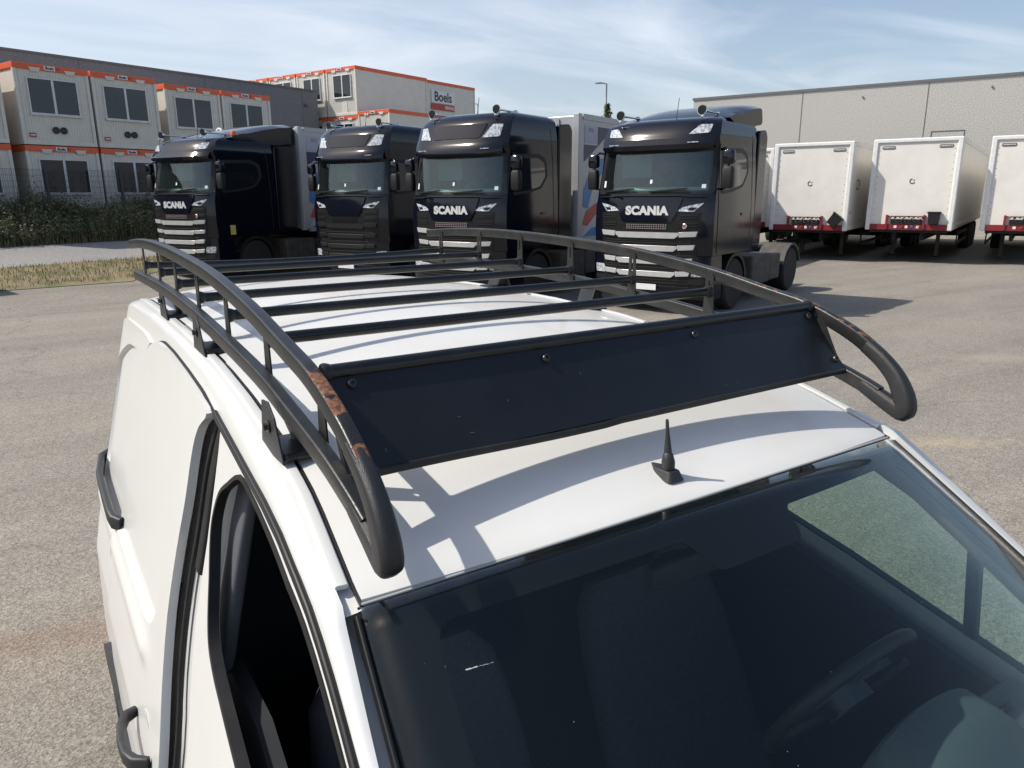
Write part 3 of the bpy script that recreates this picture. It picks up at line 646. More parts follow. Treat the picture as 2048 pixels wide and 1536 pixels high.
for s in (-1, 1):
    rows = []
    for y in yst:
        a, b = railI(y), railO(y)
        kr = 1.0*min(1, max(0, (1.02-y)/.2)) if s > 0 else 0; a = a+Vector((.003*kr, 0, .006*kr)); b = b+Vector((.024*kr, 0, .014*kr))
        mid = Vector((b.x-.004 if b.x-a.x > .012 else (a.x+b.x)/2, y, a.z-.001))
        row = []
        for k in range(7):
            t = k/6; p = a*(1-t)**2+mid*2*t*(1-t)+b*t*t; row.append(Vector((s*p.x, y, p.z)))
        row = [Vector((s*(a.x-.002), y, a.z-.018))]+row
        # down to the door line
        zl = dl(y)-.004 if y <= 2.42 else b.z-.05
        for k in range(1, 4):
            z = b.z+(zl-b.z)*k/3; row.append(Vector((s*sx(y, z), y, z)))
        zi = row[-1].z; row.append(Vector((s*(sx(y, zi)-.045), y, zi+.004)))
        rows.append(row)
    q = MB(); q.grid(rows); link('roof_side_rail', q, WHITE, VAN, smooth=45)
# --- generic side panel
def spanel(name, poly, off, th, mat, s, holes=(), parent=None, su=.12, sv=.08, bevel=0, smooth=35, label=None, bulge=None):
    fo = lambda y, z: Vector((s*(sx(y, z)+off+(bulge(y, z) if bulge else 0)), y, z)); fi = lambda y, z: Vector((s*(sx(y, z)+off-th), y, z))
    mb = MB(); shell(mb, poly, fo, fi, holes, su, sv)
    return link(name, mb, mat, parent or VAN, smooth=smooth, bevel=bevel, label=label)
def v2(l): return [(p[0], p[1]) for p in l]
# sliding door outline (y,z)
SD_front = [(1.592, 1.808), (1.640, 1.770), (1.664, 1.729), (1.668, 1.672), (1.664, 1.598), (1.680, 1.483), (1.682, 1.33), (1.640, 1.177), (1.585, 1.06), (1.56, .95), (1.555, .6), (1.56, .33)]
SD_top = [(1.71, 1.824), (1.888, 1.837), (2.09, 1.846), (2.25, 1.848), (2.34, 1.838), (2.42, 1.81), (2.48, 1.77)]
SD_rear = [(2.519, 1.734), (2.55, 1.639), (2.59, 1.533), (2.60, 1.324), (2.61, .9), (2.61, .33)]
sd_poly = v2(cr(SD_front[::-1]+SD_top+SD_rear, 3))[:-1]+[(2.61, .33)]
WIN = [(1.326, 1.758), (1.397, 1.721), (1.445, 1.686), (1.463, 1.629), (1.45, 1.58), (1.424, 1.53), (1.390, 1.46), (1.355, 1.418), (1.30, 1.392), (1.25, 1.378), (1.17, 1.358), (1.0, 1.318), (.8, 1.270), (.6, 1.225), (.45, 1.19), (.33, 1.168), (.29, 1.185), (.31, 1.24), (.42, 1.352), (.55, 1.448), (.65, 1.510), (.733, 1.562), (.80, 1.604), (.872, 1.645), (.95, 1.681), (1.05, 1.712), (1.15, 1.735), (1.24, 1.751)]
win_poly = v2(cr(WIN, 3, True))
def offset_poly(poly, d):
    n = len(poly); out = []; A_ = sum(poly[i][0]*poly[(i+1) % n][1]-poly[(i+1) % n][0]*poly[i][1] for i in range(n)); sg = 1 if A_ > 0 else -1
    for i in range(n):
        a, b = Vector(poly[i-1]), Vector(poly[(i+1) % n]); t = (b-a).normalized(); nn = Vector((t.y, -t.x))*sg
        out.append((poly[i][0]+nn.x*d, poly[i][1]+nn.y*d))
    return out
fd_top = [(y, dl(y)-.010) for y in (1.51, 1.46, 1.40, 1.33, 1.258, 1.174, 1.1, 1.03, .996, .928, .872, .819, .767, .733, .65, .55, .4, .25, .1)]
fd_poly = fd_top+[(.04, 1.11), (-.03, .95), (-.05, .6), (-.05, .33), (1.40, .33), (1.40, .6), (1.39, .95), (1.395, 1.06), (1.41, 1.173), (1.445, 1.274), (1.478, 1.386), (1.482, 1.474), (1.480, 1.573), (1.484, 1.62), (1.492, 1.694), (1.500, 1.75)]
def door_relief(y, z):
    # pressed-in area around the belt, soft crease at z=1.17
    return .012*math.exp(-((z-1.12)/.05)**2)*(1 if y > 1.78 else 0)
CREASE = [(3.19, 1.30), (3.205, 1.439), (3.20, 1.58), (3.143, 1.642), (2.991, 1.712), (2.844, 1.752), (2.60, 1.762), (2.40, 1.757), (2.223, 1.750), (1.988, 1.742), (1.883, 1.730), (1.813, 1.711), (1.787, 1.685), (1.778, 1.621), (1.777, 1.54), (1.79, 1.40), (1.80, 1.30), (1.84, 1.235), (1.93, 1.205), (2.2, 1.2), (2.6, 1.205), (3.0, 1.21), (3.15, 1.23)]
crease_poly = v2(cr(CREASE, 3, True))
crp = [Vector(p) for p in crease_poly]
def inside_dist(y, z):
    p = Vector((y, z)); best = 9; ins = False; n = len(crp)
    for i in range(0, n):
        a, b = crp[i-1], crp[i]
        if (a.y > z) != (b.y > z) and y < (b.x-a.x)*(z-a.y)/(b.y-a.y)+a.x: ins = not ins
        d = b-a; t = max(0, min(1, (p-a).dot(d)/max(1e-9, d.dot(d)))); best = min(best, (p-a-d*t).length)
    return best if ins else -best
def recess_old(y, z):
    d = inside_dist(y, z)
    tt = max(0, min(1, (d+.004)/.020)); r = -.012*tt*tt*(3-2*tt)
    # horizontal swage under the recess
    k = max(0, min(1, (y-1.72)/.10))
    r += k*(.013*math.exp(-((z-1.155)/.030)**2)-.006*math.exp(-((z-1.215)/.02)**2))
    r += .006*math.exp(-((z-.93)/.035)**2)
    return r
def cdt(outline, loops, gu, gv, extra_v=()):
    from mathutils.geometry import delaunay_2d_cdt
    V = [Vector(p) for p in outline]; E = [(i, (i+1) % len(V)) for i in range(len(V))]
    def ins(p, lp):
        c = False; n = len(lp)
        for i in range(n):
            a, b = lp[i-1], lp[i]
            if (a[1] > p[1]) != (b[1] > p[1]) and p[0] < (b[0]-a[0])*(p[1]-a[1])/(b[1]-a[1])+a[0]: c = not c
        return c
    allp = [Vector(p) for p in outline]
    for lp in loops:
        o = len(V); V += [Vector(p) for p in lp]; E += [(o+i, o+(i+1) % len(lp)) for i in range(len(lp))]; allp += [Vector(p) for p in lp]
    y0, y1 = min(p[0] for p in outline), max(p[0] for p in outline); z0, z1 = min(p[1] for p in outline), max(p[1] for p in outline)
    gz = []; z = z0+gv
    while z < z1: gz.append(z); z += gv
    gz += list(extra_v); y = y0+gu/2
    while y < y1:
        for z in gz:
            p = Vector((y, z))
            if ins(p, outline) and min((p-q_).length_squared for q_ in allp) > .006**2: V.append(p)
        y += gu
    res = delaunay_2d_cdt(V, E, [], 0, 1e-6)
    P = [(p.x, p.y) for p in res[0]]; F = []
    for f in res[2]:
        c = (sum(P[i][0] for i in f)/len(f), sum(P[i][1] for i in f)/len(f))
        if ins(c, outline): F.append(tuple(f))
    cnt = {}
    for f in F:
        for i in range(len(f)):
            e = (f[i], f[(i+1) % len(f)]); k = (min(e), max(e)); cnt.setdefault(k, []).append(e)
    return P, F, [v[0] for v in cnt.values() if len(v) == 1]
def sm(t): t = max(0, min(1, t)); return t*t*(3-2*t)
C_OUT = [tuple(p) for p in offset_poly(crease_poly, .0)]; C_IN = [tuple(p) for p in offset_poly(crease_poly, -.010)]
def recess(y, z):
    d = inside_dist(y, z); r = -.015*sm(d/.010)
    k = sm((y-1.80)/.10)
    r += k*(.014*math.exp(-((z-1.150)/.030)**2))
    r += .006*math.exp(-((z-.93)/.035)**2)+.010*sm((1.05-z)/.10)*0
    return r
def rpanel(name, outline, off, th, s, label=None):
    P, F, BE = cdt(outline, [C_OUT, C_IN], .05, .05, [1.06+.0125*k for k in range(15)]+[.88, .905, .93, .955, .98])
    n = len(P); mb = MB()
    vs = [Vector((s*(sx(y, z)+off+recess(y, z)), y, z)) for y, z in P]+[Vector((s*(sx(y, z)+off-th), y, z)) for y, z in P]
    mb.add(vs, list(F)+[tuple(i+n for i in f[::-1]) for f in F]+[(a, b, b+n, a+n) for a, b in BE])
    return link(name, mb, WHITE, VAN, smooth=24, label=label)

# sliding door: dense grid with recess relief (points inside outline only via sheet)
for s in (-1, 1):
    d = rpanel('sliding_door', sd_poly, .016, .020, s, label='white sliding door with pressed panel' if s < 0 else None)
    if s < 0: SD = d
    # door gap behind : dark void
    rq = [(2.625, .33), (2.625, .9), (2.615, 1.324), (2.605, 1.533), (2.565, 1.645), (2.535, 1.745), (2.495, 1.787), (2.45, 1.818), (2.6, 1.83), (3.0, 1.82), (3.14, 1.80), (3.22, 1.74), (3.24, 1.5), (3.25, 1.0), (3.25, .33)]
    # rear wheel arch cut
    arch = [(2.62+.0, .33)]
    rpanel('rear_quarter_panel', rq, .008, .03, s)
    hole = [offset_poly(win_poly, .0)]
    fd = spanel('front_door', fd_poly, .003, .02, WHITE, s, holes=hole, su=.06, sv=.05, bevel=.004, smooth=40)
    # rubber seal ring around the window
    spanel('window_seal', offset_poly(win_poly, .001), .006, .020, SEAL, s, holes=[offset_poly(win_poly, -.008)], parent=fd, su=.1, sv=.1, bevel=.003)
    # glass (passenger window wound down on the camera side)
    if s > 0:
        spanel('window_glass', offset_poly(win_poly, -.010), -.016, .004, SIDE_GLASS, s, parent=fd, su=.1, sv=.1)
    q = MB(); yb = .69; q.sweep([Vector((s*(sx(yb, z)-.004), yb-.02*(z-1.2), z)) for z in (1.22, 1.3, 1.4, 1.49)], rsec(.012, .014, .004), Vector((1, 0, 0))); link('window_divider', q, SEAL, fd)
    # black drip seal lines along the door line (three ribs)
    for k, (dz, of, r) in enumerate(((.004, .004, .0058), (-.007, .002, .0045))):
        q = MB(); ys_ = [.12+.05*i for i in range(30)]; ys_ = [y for y in ys_ if y < 1.575]
        q.sweep([Vector((s*(sx(y, dl(y)+dz)+of), y, dl(y)+dz)) for y in ys_], csec(r, 8)); link('drip_seal', q, SEAL, VAN, smooth=60)
    # dark gap line above the sliding door
    q = MB(); ys_ = [1.58+.04*i for i in range(20)]; q.sweep([Vector((s*(sx(y, dl(y)-.004)+.001), y, dl(y)-.004)) for y in ys_ if y < 2.36], csec(.0042, 6)); link('door_gap_seal', q, SEAL, VAN)
    # B pillar behind the gap
    spanel('door_pillar', [(1.44, .33), (1.75, .33), (1.78, 1.3), (1.76, 1.79), (1.60, 1.80), (1.52, 1.76), (1.52, 1.62), (1.51, 1.42), (1.46, 1.30)], -.030, .04, WHITE, s, su=.2, sv=.1)
    for nm, pts_, r_, o__ in (('pillar_seal', [(1.545, 1.80), (1.575, 1.74), (1.588, 1.66), (1.585, 1.56), (1.59, 1.46)], (.010, .022), -.022), ('pillar_seal', [(1.60, 1.79), (1.635, 1.68), (1.632, 1.55), (1.645, 1.40), (1.62, 1.22), (1.56, 1.08), (1.53, .8), (1.53, .4)], (.006, .008), -.016)):
        q = MB(); q.sweep([Vector((s*(sx(y, z)+o__), y, z)) for y, z in cr(pts_, 3)], rsec(r_[0], r_[1], r_[0]*.6, 3), Vector((1, 0, 0))); link(nm, q, SEAL, VAN, smooth=50)
    # sill, lower black moulding
    spanel('side_moulding', rpoly([(1.62, .50), (2.58, .50), (2.58, .66), (1.62, .66)], .02), .026, .02, TRIM, s, bevel=.004)
    spanel('side_moulding', rpoly([(.0, .50), (1.50, .50), (1.50, .66), (.0, .66)], .02), .018, .018, TRIM, s, bevel=.004)
    spanel('sill', [(-.05, .2), (2.6, .2), (2.6, .33), (-.05, .33)], -.004, .05, WHITE, s)
    # sliding door rail cover and handle
    q = MB(); q.sweep([Vector((s*(sx(y, z)+o_), y, z)) for y, z, o_ in ((2.535, 1.222, .006), (2.56, 1.228, .028), (2.62, 1.232, .034), (2.8, 1.236, .034), (3.0, 1.240, .032), (3.2, 1.244, .028), (3.24, 1.245, .01))], rsec(.011, .025, .008), Vector((1, 0, 0)))
    link('slide_rail_cover', q, TRIM, VAN, smooth=50)
    hz, hy = .985, 1.76
    q = MB(); q.lathe(Vector((s*(sx(hy, hz)+.003), hy, hz)), (s, 0, 0), [(.0, .0), (.058, .001), (.062, .005), (.03, -.002)], 20); hp = link('handle_recess', q, WHITE, VAN, smooth=50)
    q = MB(); hpts = [(1.65, .010, .99), (1.668, .036, .988), (1.71, .050, .985), (1.77, .054, .982), (1.83, .048, .980), (1.868, .034, .980), (1.88, .008, .98)]
    q.sweep([Vector((s*(sx(y, z)+o_+.012), y, z)) for y, o_, z in hpts], rsec(.0095, .017, .006), Vector((1, 0, 0)), scale=[.9, 1.2, 1.0, .95, .95, 1, .8])
    link('door_handle', q, TRIM, VAN, smooth=50)
    q = MB(); q.sweep([Vector((s*(sx(y, z)+o_+.010), y, z)) for y, o_, z in ((1.25, .01, 1.06), (1.27, .036, 1.06), (1.36, .046, 1.055), (1.44, .034, 1.05), (1.46, .01, 1.05))], rsec(.011, .018, .007), Vector((1, 0, 0))); link('door_handle', q, TRIM, fd, smooth=50)
    # side mirror
    q = MB(); mb_ = Vector((s*.80, .33, 1.19)); q.sweep([mb_, mb_+Vector((s*.08, 0, .0)), mb_+Vector((s*.13, -.01, .02))], rsec(.03, .03, .01), Vector((0, 1, 0))); link('mirror_arm', q, TRIM, VAN, smooth=40)
    q = MB(); q.sweep([mb_+Vector((s*.16, .02, -.04+.055*k)) for k in range(5)], rsec(.085, .05, .035, 4), Vector((1, 0, 0)), scale=[.82, 1, 1, .98, .8]); mh = link('side_mirror', q, TRIM, VAN, smooth=50)
    # front wing
    wpoly = [(-.065, .33), (-.065, .6), (-.045, .95), (-.005, 1.06), (-.12, 1.045), (-.3, 1.01), (-.5, .96), (-.66, .90), (-.76, .80), (-.80, .6), (-.80, .35)]+[(-.42+.36*math.cos(t), .31+.36*math.sin(t)) for t in [math.pi*(1-i/14) for i in range(15)]]
    spanel('front_wing', wpoly, .003, .03, WHITE, s, su=.06, sv=.06, smooth=40)
    hlp = rpoly([(-.78, .72), (-.74, .90), (-.52, .955), (-.45, .90), (-.6, .76)], .03)
    spanel('headlight', hlp, .008, .03, pm('headlight_lens', (.45, .47, .50), .08, col2=(.3, .32, .34), scale=20), s)
    for yc in (-.42, 2.28+.35):
        w = empty('wheel', (s*.77, yc, .31)); w.parent = VAN
        wm = MB(); wm.lathe((-s*.10, 0, 0), (s, 0, 0), [(.19, 0), (.29, .0), (.315, .03), (.315, .17), (.29, .20), (.19, .195)], 32)
        bpy.data.objects.remove(w)
        wm.v = [v+Vector((s*.745, yc, .31)) for v in wm.v]; wo_ = link('wheel', wm, TYRE, VAN, smooth=40)
        rm = MB(); rm.lathe((s*.74, yc, .31), (s, 0, 0), [(.0, .02), (.06, .03), (.17, .02), (.195, .095), (.185, .04)], 32); link('rim', rm, RIMM, wo_, smooth=40)
    spanel('wheel_arch_trim', [(2.63+.40*math.cos(t), .31+.40*math.sin(t)) for t in [math.pi*i/18 for i in range(19)]]+[(2.63+.34*math.cos(t), .31+.34*math.sin(t)) for t in [math.pi*(1-i/18) for i in range(19)]], .03, .03, TRIM, s)
    spanel('wheel_arch_liner', [(2.63+.34*math.cos(t), .31+.34*math.sin(t)) for t in [math.pi*i/18 for i in range(19)]], .008+.01, .02, SEAL, s) if False else None
# rear end
q = MB()
rows = []
for z in (.33, .6, .9, 1.2, 1.5, 1.7, 1.79):
    hw = sx(3.25, z); rows.append([Vector((x*hw, 3.25+.05*(1-x*x)+(.04 if z < 1.2 else .04-.08*(z-1.2)), z)) for x in (-1, -.97, -.8, -.4, 0, .4, .8, .97, 1)])
q.grid(rows); q.grid([[Vector((p.x, p.y-.02, p.z)) for p in r] for r in rows]); link('rear_door', q, WHITE, VAN, smooth=50)
q = MB(); q.box(-.80, .80, 3.26, 3.40, .30, .58); link('rear_bumper', q, TRIM, VAN, bevel=.04, bseg=4)
# bonnet, cowl, front
def bon(u, t):
    y = .03-.76*t; base = 1.085-.13*t-.14*t*t; hw = .76-.04*t
    y -= (1-u*u)*.10; return Vector((u*hw, y, base+(1-abs(u)**2.4)*.055))
q = MB(); q.grid([[bon(-1+2*i/24, j/16) for i in range(25)] for j in range(17)]); q.grid([[bon(-1+2*i/24, j/16)-Vector((0, 0, .02)) for i in range(25)] for j in range(17)]); link('bonnet', q, WHITE, VAN, smooth=50)
q = MB(); q.grid([[wsP(-1+2*i/20, 1.0+.0)+Vector((0, -.09*j, -.022-.03*j)) for i in range(21)] for j in range(2)]); q.grid([[wsP(-1+2*i/20, 1.0+.0)+Vector((0, -.09*j, -.035-.03*j)) for i in range(21)] for j in range(2)]); link('cowl', q, TRIM, VAN)
q = MB(); rows = []
for z, yo in ((.22, -.74), (.3, -.86), (.45, -.90), (.6, -.90), (.75, -.86), (.84, -.80)):
    rows.append([Vector((.80*x, yo+.20*abs(x)**3, z)) for x in [-1+.1*i for i in range(21)]])
q.grid(rows); q.grid([[p+Vector((0, .03, 0)) for p in r] for r in rows]); fb_ = link('front_bumper', q, WHITE, VAN, smooth=50)
q = MB(); q.box(-.45, .45, -.925, -.88, .34, .50); link('grille', q, TRIM, fb_, bevel=.01)
q = MB(); q.box(-.26, .26, -.935, -.926, .55, .66); link('number_plate', q, WHITEP, fb_)
# --- windscreen
def ws_shell(mb, u0, u1, v0, v1, off, th, nu=28, nv=26, mask=None):
    def nrm(u, v):
        a = wsP(min(1, u+.01), v)-wsP(max(-1, u-.01), v); b = wsP(u, v+.01)-wsP(u, v-.01); n_ = a.cross(b).normalized(); return n_ if n_.z > 0 else -n_
    top = [[wsP(u0+(u1-u0)*i/nu, v0+(v1-v0)*j/nv) for i in range(nu+1)] for j in range(nv+1)]
    N_ = [[nrm(u0+(u1-u0)*i/nu, v0+(v1-v0)*j/nv) for i in range(nu+1)] for j in range(nv+1)]
    o = [[top[j][i]+N_[j][i]*off for i in range(nu+1)] for j in range(nv+1)]; inn = [[top[j][i]+N_[j][i]*(off-th) for i in range(nu+1)] for j in range(nv+1)]
    loop_o = o[0]+[r[-1] for r in o[1:]]+o[-1][::-1][1:]+[r[0] for r in o[::-1]][1:-1]
    loop_i = inn[0]+[r[-1] for r in inn[1:]]+inn[-1][::-1][1:]+[r[0] for r in inn[::-1]][1:-1]
    mb.grid(o); mb.grid(inn); n_ = len(loop_o); mb.grid([loop_o, loop_i], closed=True)
    return mb
q = MB(); ws_shell(q, -.985, .985, .012, 1.0, .0, .005); bm_w = link('windscreen', q, WS_GLASS, VAN, smooth=60)
# weld the separate sheets of the pane
def weld(o, d=1e-5):
    bm = bmesh.new(); bm.from_mesh(o.data); bmesh.ops.remove_doubles(bm, verts=bm.verts, dist=d); bmesh.ops.recalc_face_normals(bm, faces=bm.faces); bm.to_mesh(o.data); bm.free()
weld(bm_w)
# black printed frame (frit) under the glass edge, with the sensor patch behind the mirror
def wsO(u, v, off):
    a = wsP(min(1, u+.01), v)-wsP(max(-1, u-.01), v); b = wsP(u, v+.01)-wsP(u, v-.01); n_ = a.cross(b).normalized(); n_ = n_ if n_.z > 0 else -n_
    return wsP(u, v)+n_*off
outer = [(-.99, .006), (.99, .006), (.99, .99), (-.99, .99)]
hole = rpoly([(-.855, .062), (-.19, .062), (-.165, .125), (.165, .125), (.19, .062), (.865, .062), (.915, .95), (-.915, .95)], .05, 5)
q = MB(); shell(q, outer, lambda u, v: wsO(u, v, -.0090), lambda u, v: wsO(u, v, -.0110), [hole[::-1]], .035, .035)
link('frit_band', q, FRIT, bm_w, smooth=60)
q = MB(); shell(q, [(-1, .0), (-.985, .0), (-.985, 1.0), (-1, 1.0)], lambda u, v: wsO(u, v, .004)+Vector((-.012, 0, 0)), lambda u, v: wsO(u, v, -.012)+Vector((-.012, 0, 0)), (), .1, .05)
for sg in (-1, 1):
    q = MB(); q.sweep([wsO(sg*.988, v, -.011)+Vector((sg*.006, 0, 0)) for v in [.02+.04*i for i in range(25)]], rsec(.003, .009, .002), Vector((1, 0, 0))); link('windscreen_trim', q, SEAL, VAN, smooth=50)
q = MB(); q.sweep([wsO(-.985+1.97*i/30, .006, -.004) for i in range(31)], rsec(.0025, .0015, .001), Vector((0, 1, 0))); link('windscreen_top_seal', q, pm('grey_glass_edge', (.30, .32, .31), .4), VAN, smooth=50)
# --- antenna
at = Vector((-.045, .885, roofP(-.07, .02).z-.002))
q = MB(); q.prism(rpoly([(-.020, -.030), (.020, -.030), (.020, .018), (.0, .055), (-.020, .018)], .01, 3), 'z', 0, .011); q.v = [Vector((v.x*(1-.35*(v.z/.011)), v.y*(1-.25*(v.z/.011)), v.z*1.6+(.0))) for v in q.v]
q.v = [v+at for v in q.v]; an = link('antenna', q, TRIM, VAN, bevel=.002)
q = MB(); q.lathe(at+Vector((0, -.006, .014)), (0, .10, 1), [(.010, 0), (.0115, .006), (.012, .018), (.0085, .032), (.0068, .034), (.0072, .036), (.0060, .046), (.0035, .071), (.0030, .090), (.0022, .094), (0, .095)], 16); link('antenna_mast', q, TRIM, an, smooth=50)

# --- interior
q = MB()
bz_ = [.335, .6, .85, 1.0, 1.3, 1.6, 1.78]; q.prism([(sx(1.7, z)-.05, z) for z in bz_]+[(-sx(1.7, z)+.05, z) for z in bz_[::-1]], 'y', 1.72, 1.74); q.box(-.80, .80, .0, 1.72, .30, .34)
link('bulkhead', q, DARKIN, VAN)
q = MB(); q.grid([[Vector((x*.60, y, zd(y)-.035+.02*(1-x*x))) for x in (-1, -.5, 0, .5, 1)] for y in (.88, 1.1, 1.4, 1.73)]); link('headlining', q, DARKIN, VAN)
# dashboard: top surface with cowl over the gauges on the driver side (+x)
def dashP(u, t):
    x = u*.72; y = .0+.58*t+.04*(1-u*u)*(-2)*(1-t); z = 1.09+.15*t
    hd = max(0, 1-((x-.37)/.19)**2)**.5 if abs(x-.37) < .19 else 0
    z += .105*hd*max(0, min(1, (t-.45)/.4))**1.5*(1-.15*max(0, (t-.9)/.1))
    z += .03*math.exp(-(x/.16)**2)*math.exp(-((t-.8)/.25)**2)
    return Vector((x, y, z-.02))
q = MB(); rows = [[dashP(-1+2*i/44, j/20) for i in range(45)] for j in range(21)]
rows.append([p+Vector((0, .015, -.02)) for p in rows[-1]]); rows.append([p+Vector((0, -.06, -.25)) for p in rows[-1]]); rows.append([Vector((p.x, p.y, .5)) for p in rows[-1]])
q.grid(rows); link('dashboard', q, DASH, VAN, smooth=50)
# steering wheel
swc = Vector((.35, .745, 1.235)); swn = Vector((0, .88, .47)).normalized(); sa = Vector((1, 0, 0)); sb = swn.cross(sa)
q = MB(); ring = []
for i in range(41):
    t = 2*math.pi*i/40; ring.append(swc+(sa*math.cos(t)+sb*math.sin(t))*.185)
sec = csec(.015, 10)
vs = []
for i in range(40):
    t = 2*math.pi*i/40; rad = sa*math.cos(t)+sb*math.sin(t)
    vs.append([swc+rad*(.185+a)+swn*b for a, b in sec])
vs.append(vs[0]); q.grid(vs, closed=True)
sw = link('steering_wheel', q, pm('wheel_leather', (.03, .03, .032), .5), VAN, smooth=60)
q = MB(); q.cyl(swc-swn*.04, swn, .055, .05, 20)
for t in (0, math.pi, -math.pi/2): q.sweep([swc+(sa*math.cos(t)+sb*math.sin(t))*.04, swc+(sa*math.cos(t)+sb*math.sin(t))*.18], rsec(.02, .008, .003), swn.cross(sa*math.cos(t)+sb*math.sin(t)))
link('spoke', q, DASH, sw)
def seat(x, w):
    q = MB(); q.sweep([Vector((x, 1.08+.30*t+.0, .62+.62*t)) for t in (0, .15, .4, .7, .92, 1.0)], rsec(w, .055, .04, 4), Vector((1, 0, 0)), scale=[.96, 1, 1, .97, .88, .7]); sb_ = link('seat', q, SEATM, VAN, smooth=50)
    q = MB(); q.sweep([Vector((x, 1.12-.5*t, .60)) for t in (0, .2, .6, .95, 1.0)], rsec(w, .07, .05, 4), Vector((1, 0, 0)), scale=[.9, 1, 1, .96, .85]); link('seat_cushion', q, SEATM, sb_, smooth=50)
    q = MB(); q.sweep([Vector((x, 1.40+.03*t, 1.29+.19*t)) for t in (0, .15, .5, .85, 1.0)], rsec(.13, .045, .035, 4), Vector((1, 0, 0)), scale=[.8, 1, 1, .95, .75]); link('headrest', q, SEATM, sb_, smooth=50)
seat(.37, .25); seat(-.36, .25)
q = MB(); q.sweep([Vector((0, .80, 1.685)), Vector((0, .82, 1.63))], rsec(.012, .012, .004), Vector((1, 0, 0))); mi = link('rear_view_mirror', q, TRIM, VAN)
q = MB(); q.sweep([Vector((-.12, .84, 1.60)), Vector((-.1, .84, 1.60)), Vector((.1, .84, 1.60)), Vector((.12, .84, 1.60))], rsec(.028, .016, .01), Vector((0, 0, 1)), scale=[.7, 1, 1, .7]); link('mirror_glass', q, TRIM, mi, smooth=50)
# inner A-pillar trims and small dashboard pieces
for s in (-1, 1):
    q = MB(); A_ = [(1.02, 1.672, .655), (.95, 1.645, .668), (.8, 1.562, .688), (.65, 1.462, .705), (.5, 1.362, .722), (.35, 1.252, .735)]
    rows = []
    for y, z, x in A_:
        v = max(.02, (.87-y)/.81); w_ = wsP(.94, v)-Vector((0, 0, .035)); w_.y = min(w_.y, y) if y < .87 else y-.02
        a = Vector((x, y, z)); rows.append([Vector((s*p.x, p.y, p.z)) for p in (a, a.lerp(w_, .4)+Vector((-.015, 0, -.012)), w_)])
    q.grid(rows); q.grid([[p+Vector((s*.008, 0, .004)) for p in r] for r in rows]); link('inner_pillar_trim', q, pm('inner_trim_grey', (.26, .29, .29), .7), VAN, smooth=60)
for x in (-.62, -.10, .10, .62):
    q = MB(); c_ = dashP(x/.72, .93)+Vector((0, .012, -.03)); q.lathe(c_, (0, .8, .45), [(.040, 0), (.042, .012), (.034, .016), (.030, .008), (0, .006)], 20); link('air_vent', q, TRIM, VAN, smooth=50)
q = MB(); c_ = dashP(0, .72); q.sweep([c_+Vector((-.09, 0, 0)), c_+Vector((0, 0, .008)), c_+Vector((.09, 0, 0))], rsec(.018, .05, .01), Vector((0, 0, 1))); link('clock_pod', q, TRIM, VAN, smooth=50)
q = MB(); q.sweep([swc-swn*.03+Vector((-.03, 0, 0)), swc-swn*.035+Vector((-.20, 0, .03))], csec(.008, 8), Vector((0, 0, 1))); q.sweep([swc-swn*.03+Vector((.03, 0, 0)), swc-swn*.035+Vector((.20, 0, .03))], csec(.008, 8), Vector((0, 0, 1))); link('column_stalks', q, TRIM, VAN)
for x in (.27, .37, .47):
    pass
q = MB(); rg2 = random.Random(5)
for k in range(26):
    u = -.825+.055*k/25; v = .137+.00010*k+rg2.uniform(-.0005, .0005); c_ = wsO(u, v, .0006); L = rg2.uniform(.0005, .0012)*(1.4 if k < 10 else .6)
    e1 = (wsO(u+.01, v, .0006)-c_).normalized(); e2 = (wsO(u, v+.01, .0006)-c_).normalized(); q.add([c_-e1*L-e2*L*.5, c_+e1*L-e2*L*.6, c_+e1*L*.9+e2*L*.6, c_-e1*L*.8+e2*L*.5], [(0, 1, 2, 3)])
for k in range(60):
    u, v = rg2.uniform(-.95, .95), rg2.uniform(.02, .6); c_ = wsO(u, v, .0006); L = rg2.uniform(.0003, .0007); e1 = Vector((1, 0, 0)); e2 = (wsO(u, v+.01, .0006)-c_).normalized(); q.add([c_-e1*L, c_+e2*L, c_+e1*L, c_-e2*L], [(0, 1, 2, 3)])
bs_ = link('glass_marks', q, pm('dried_mark', (.45, .46, .43), .8), bm_w, fixn=False); bs_['kind'] = 'stuff'
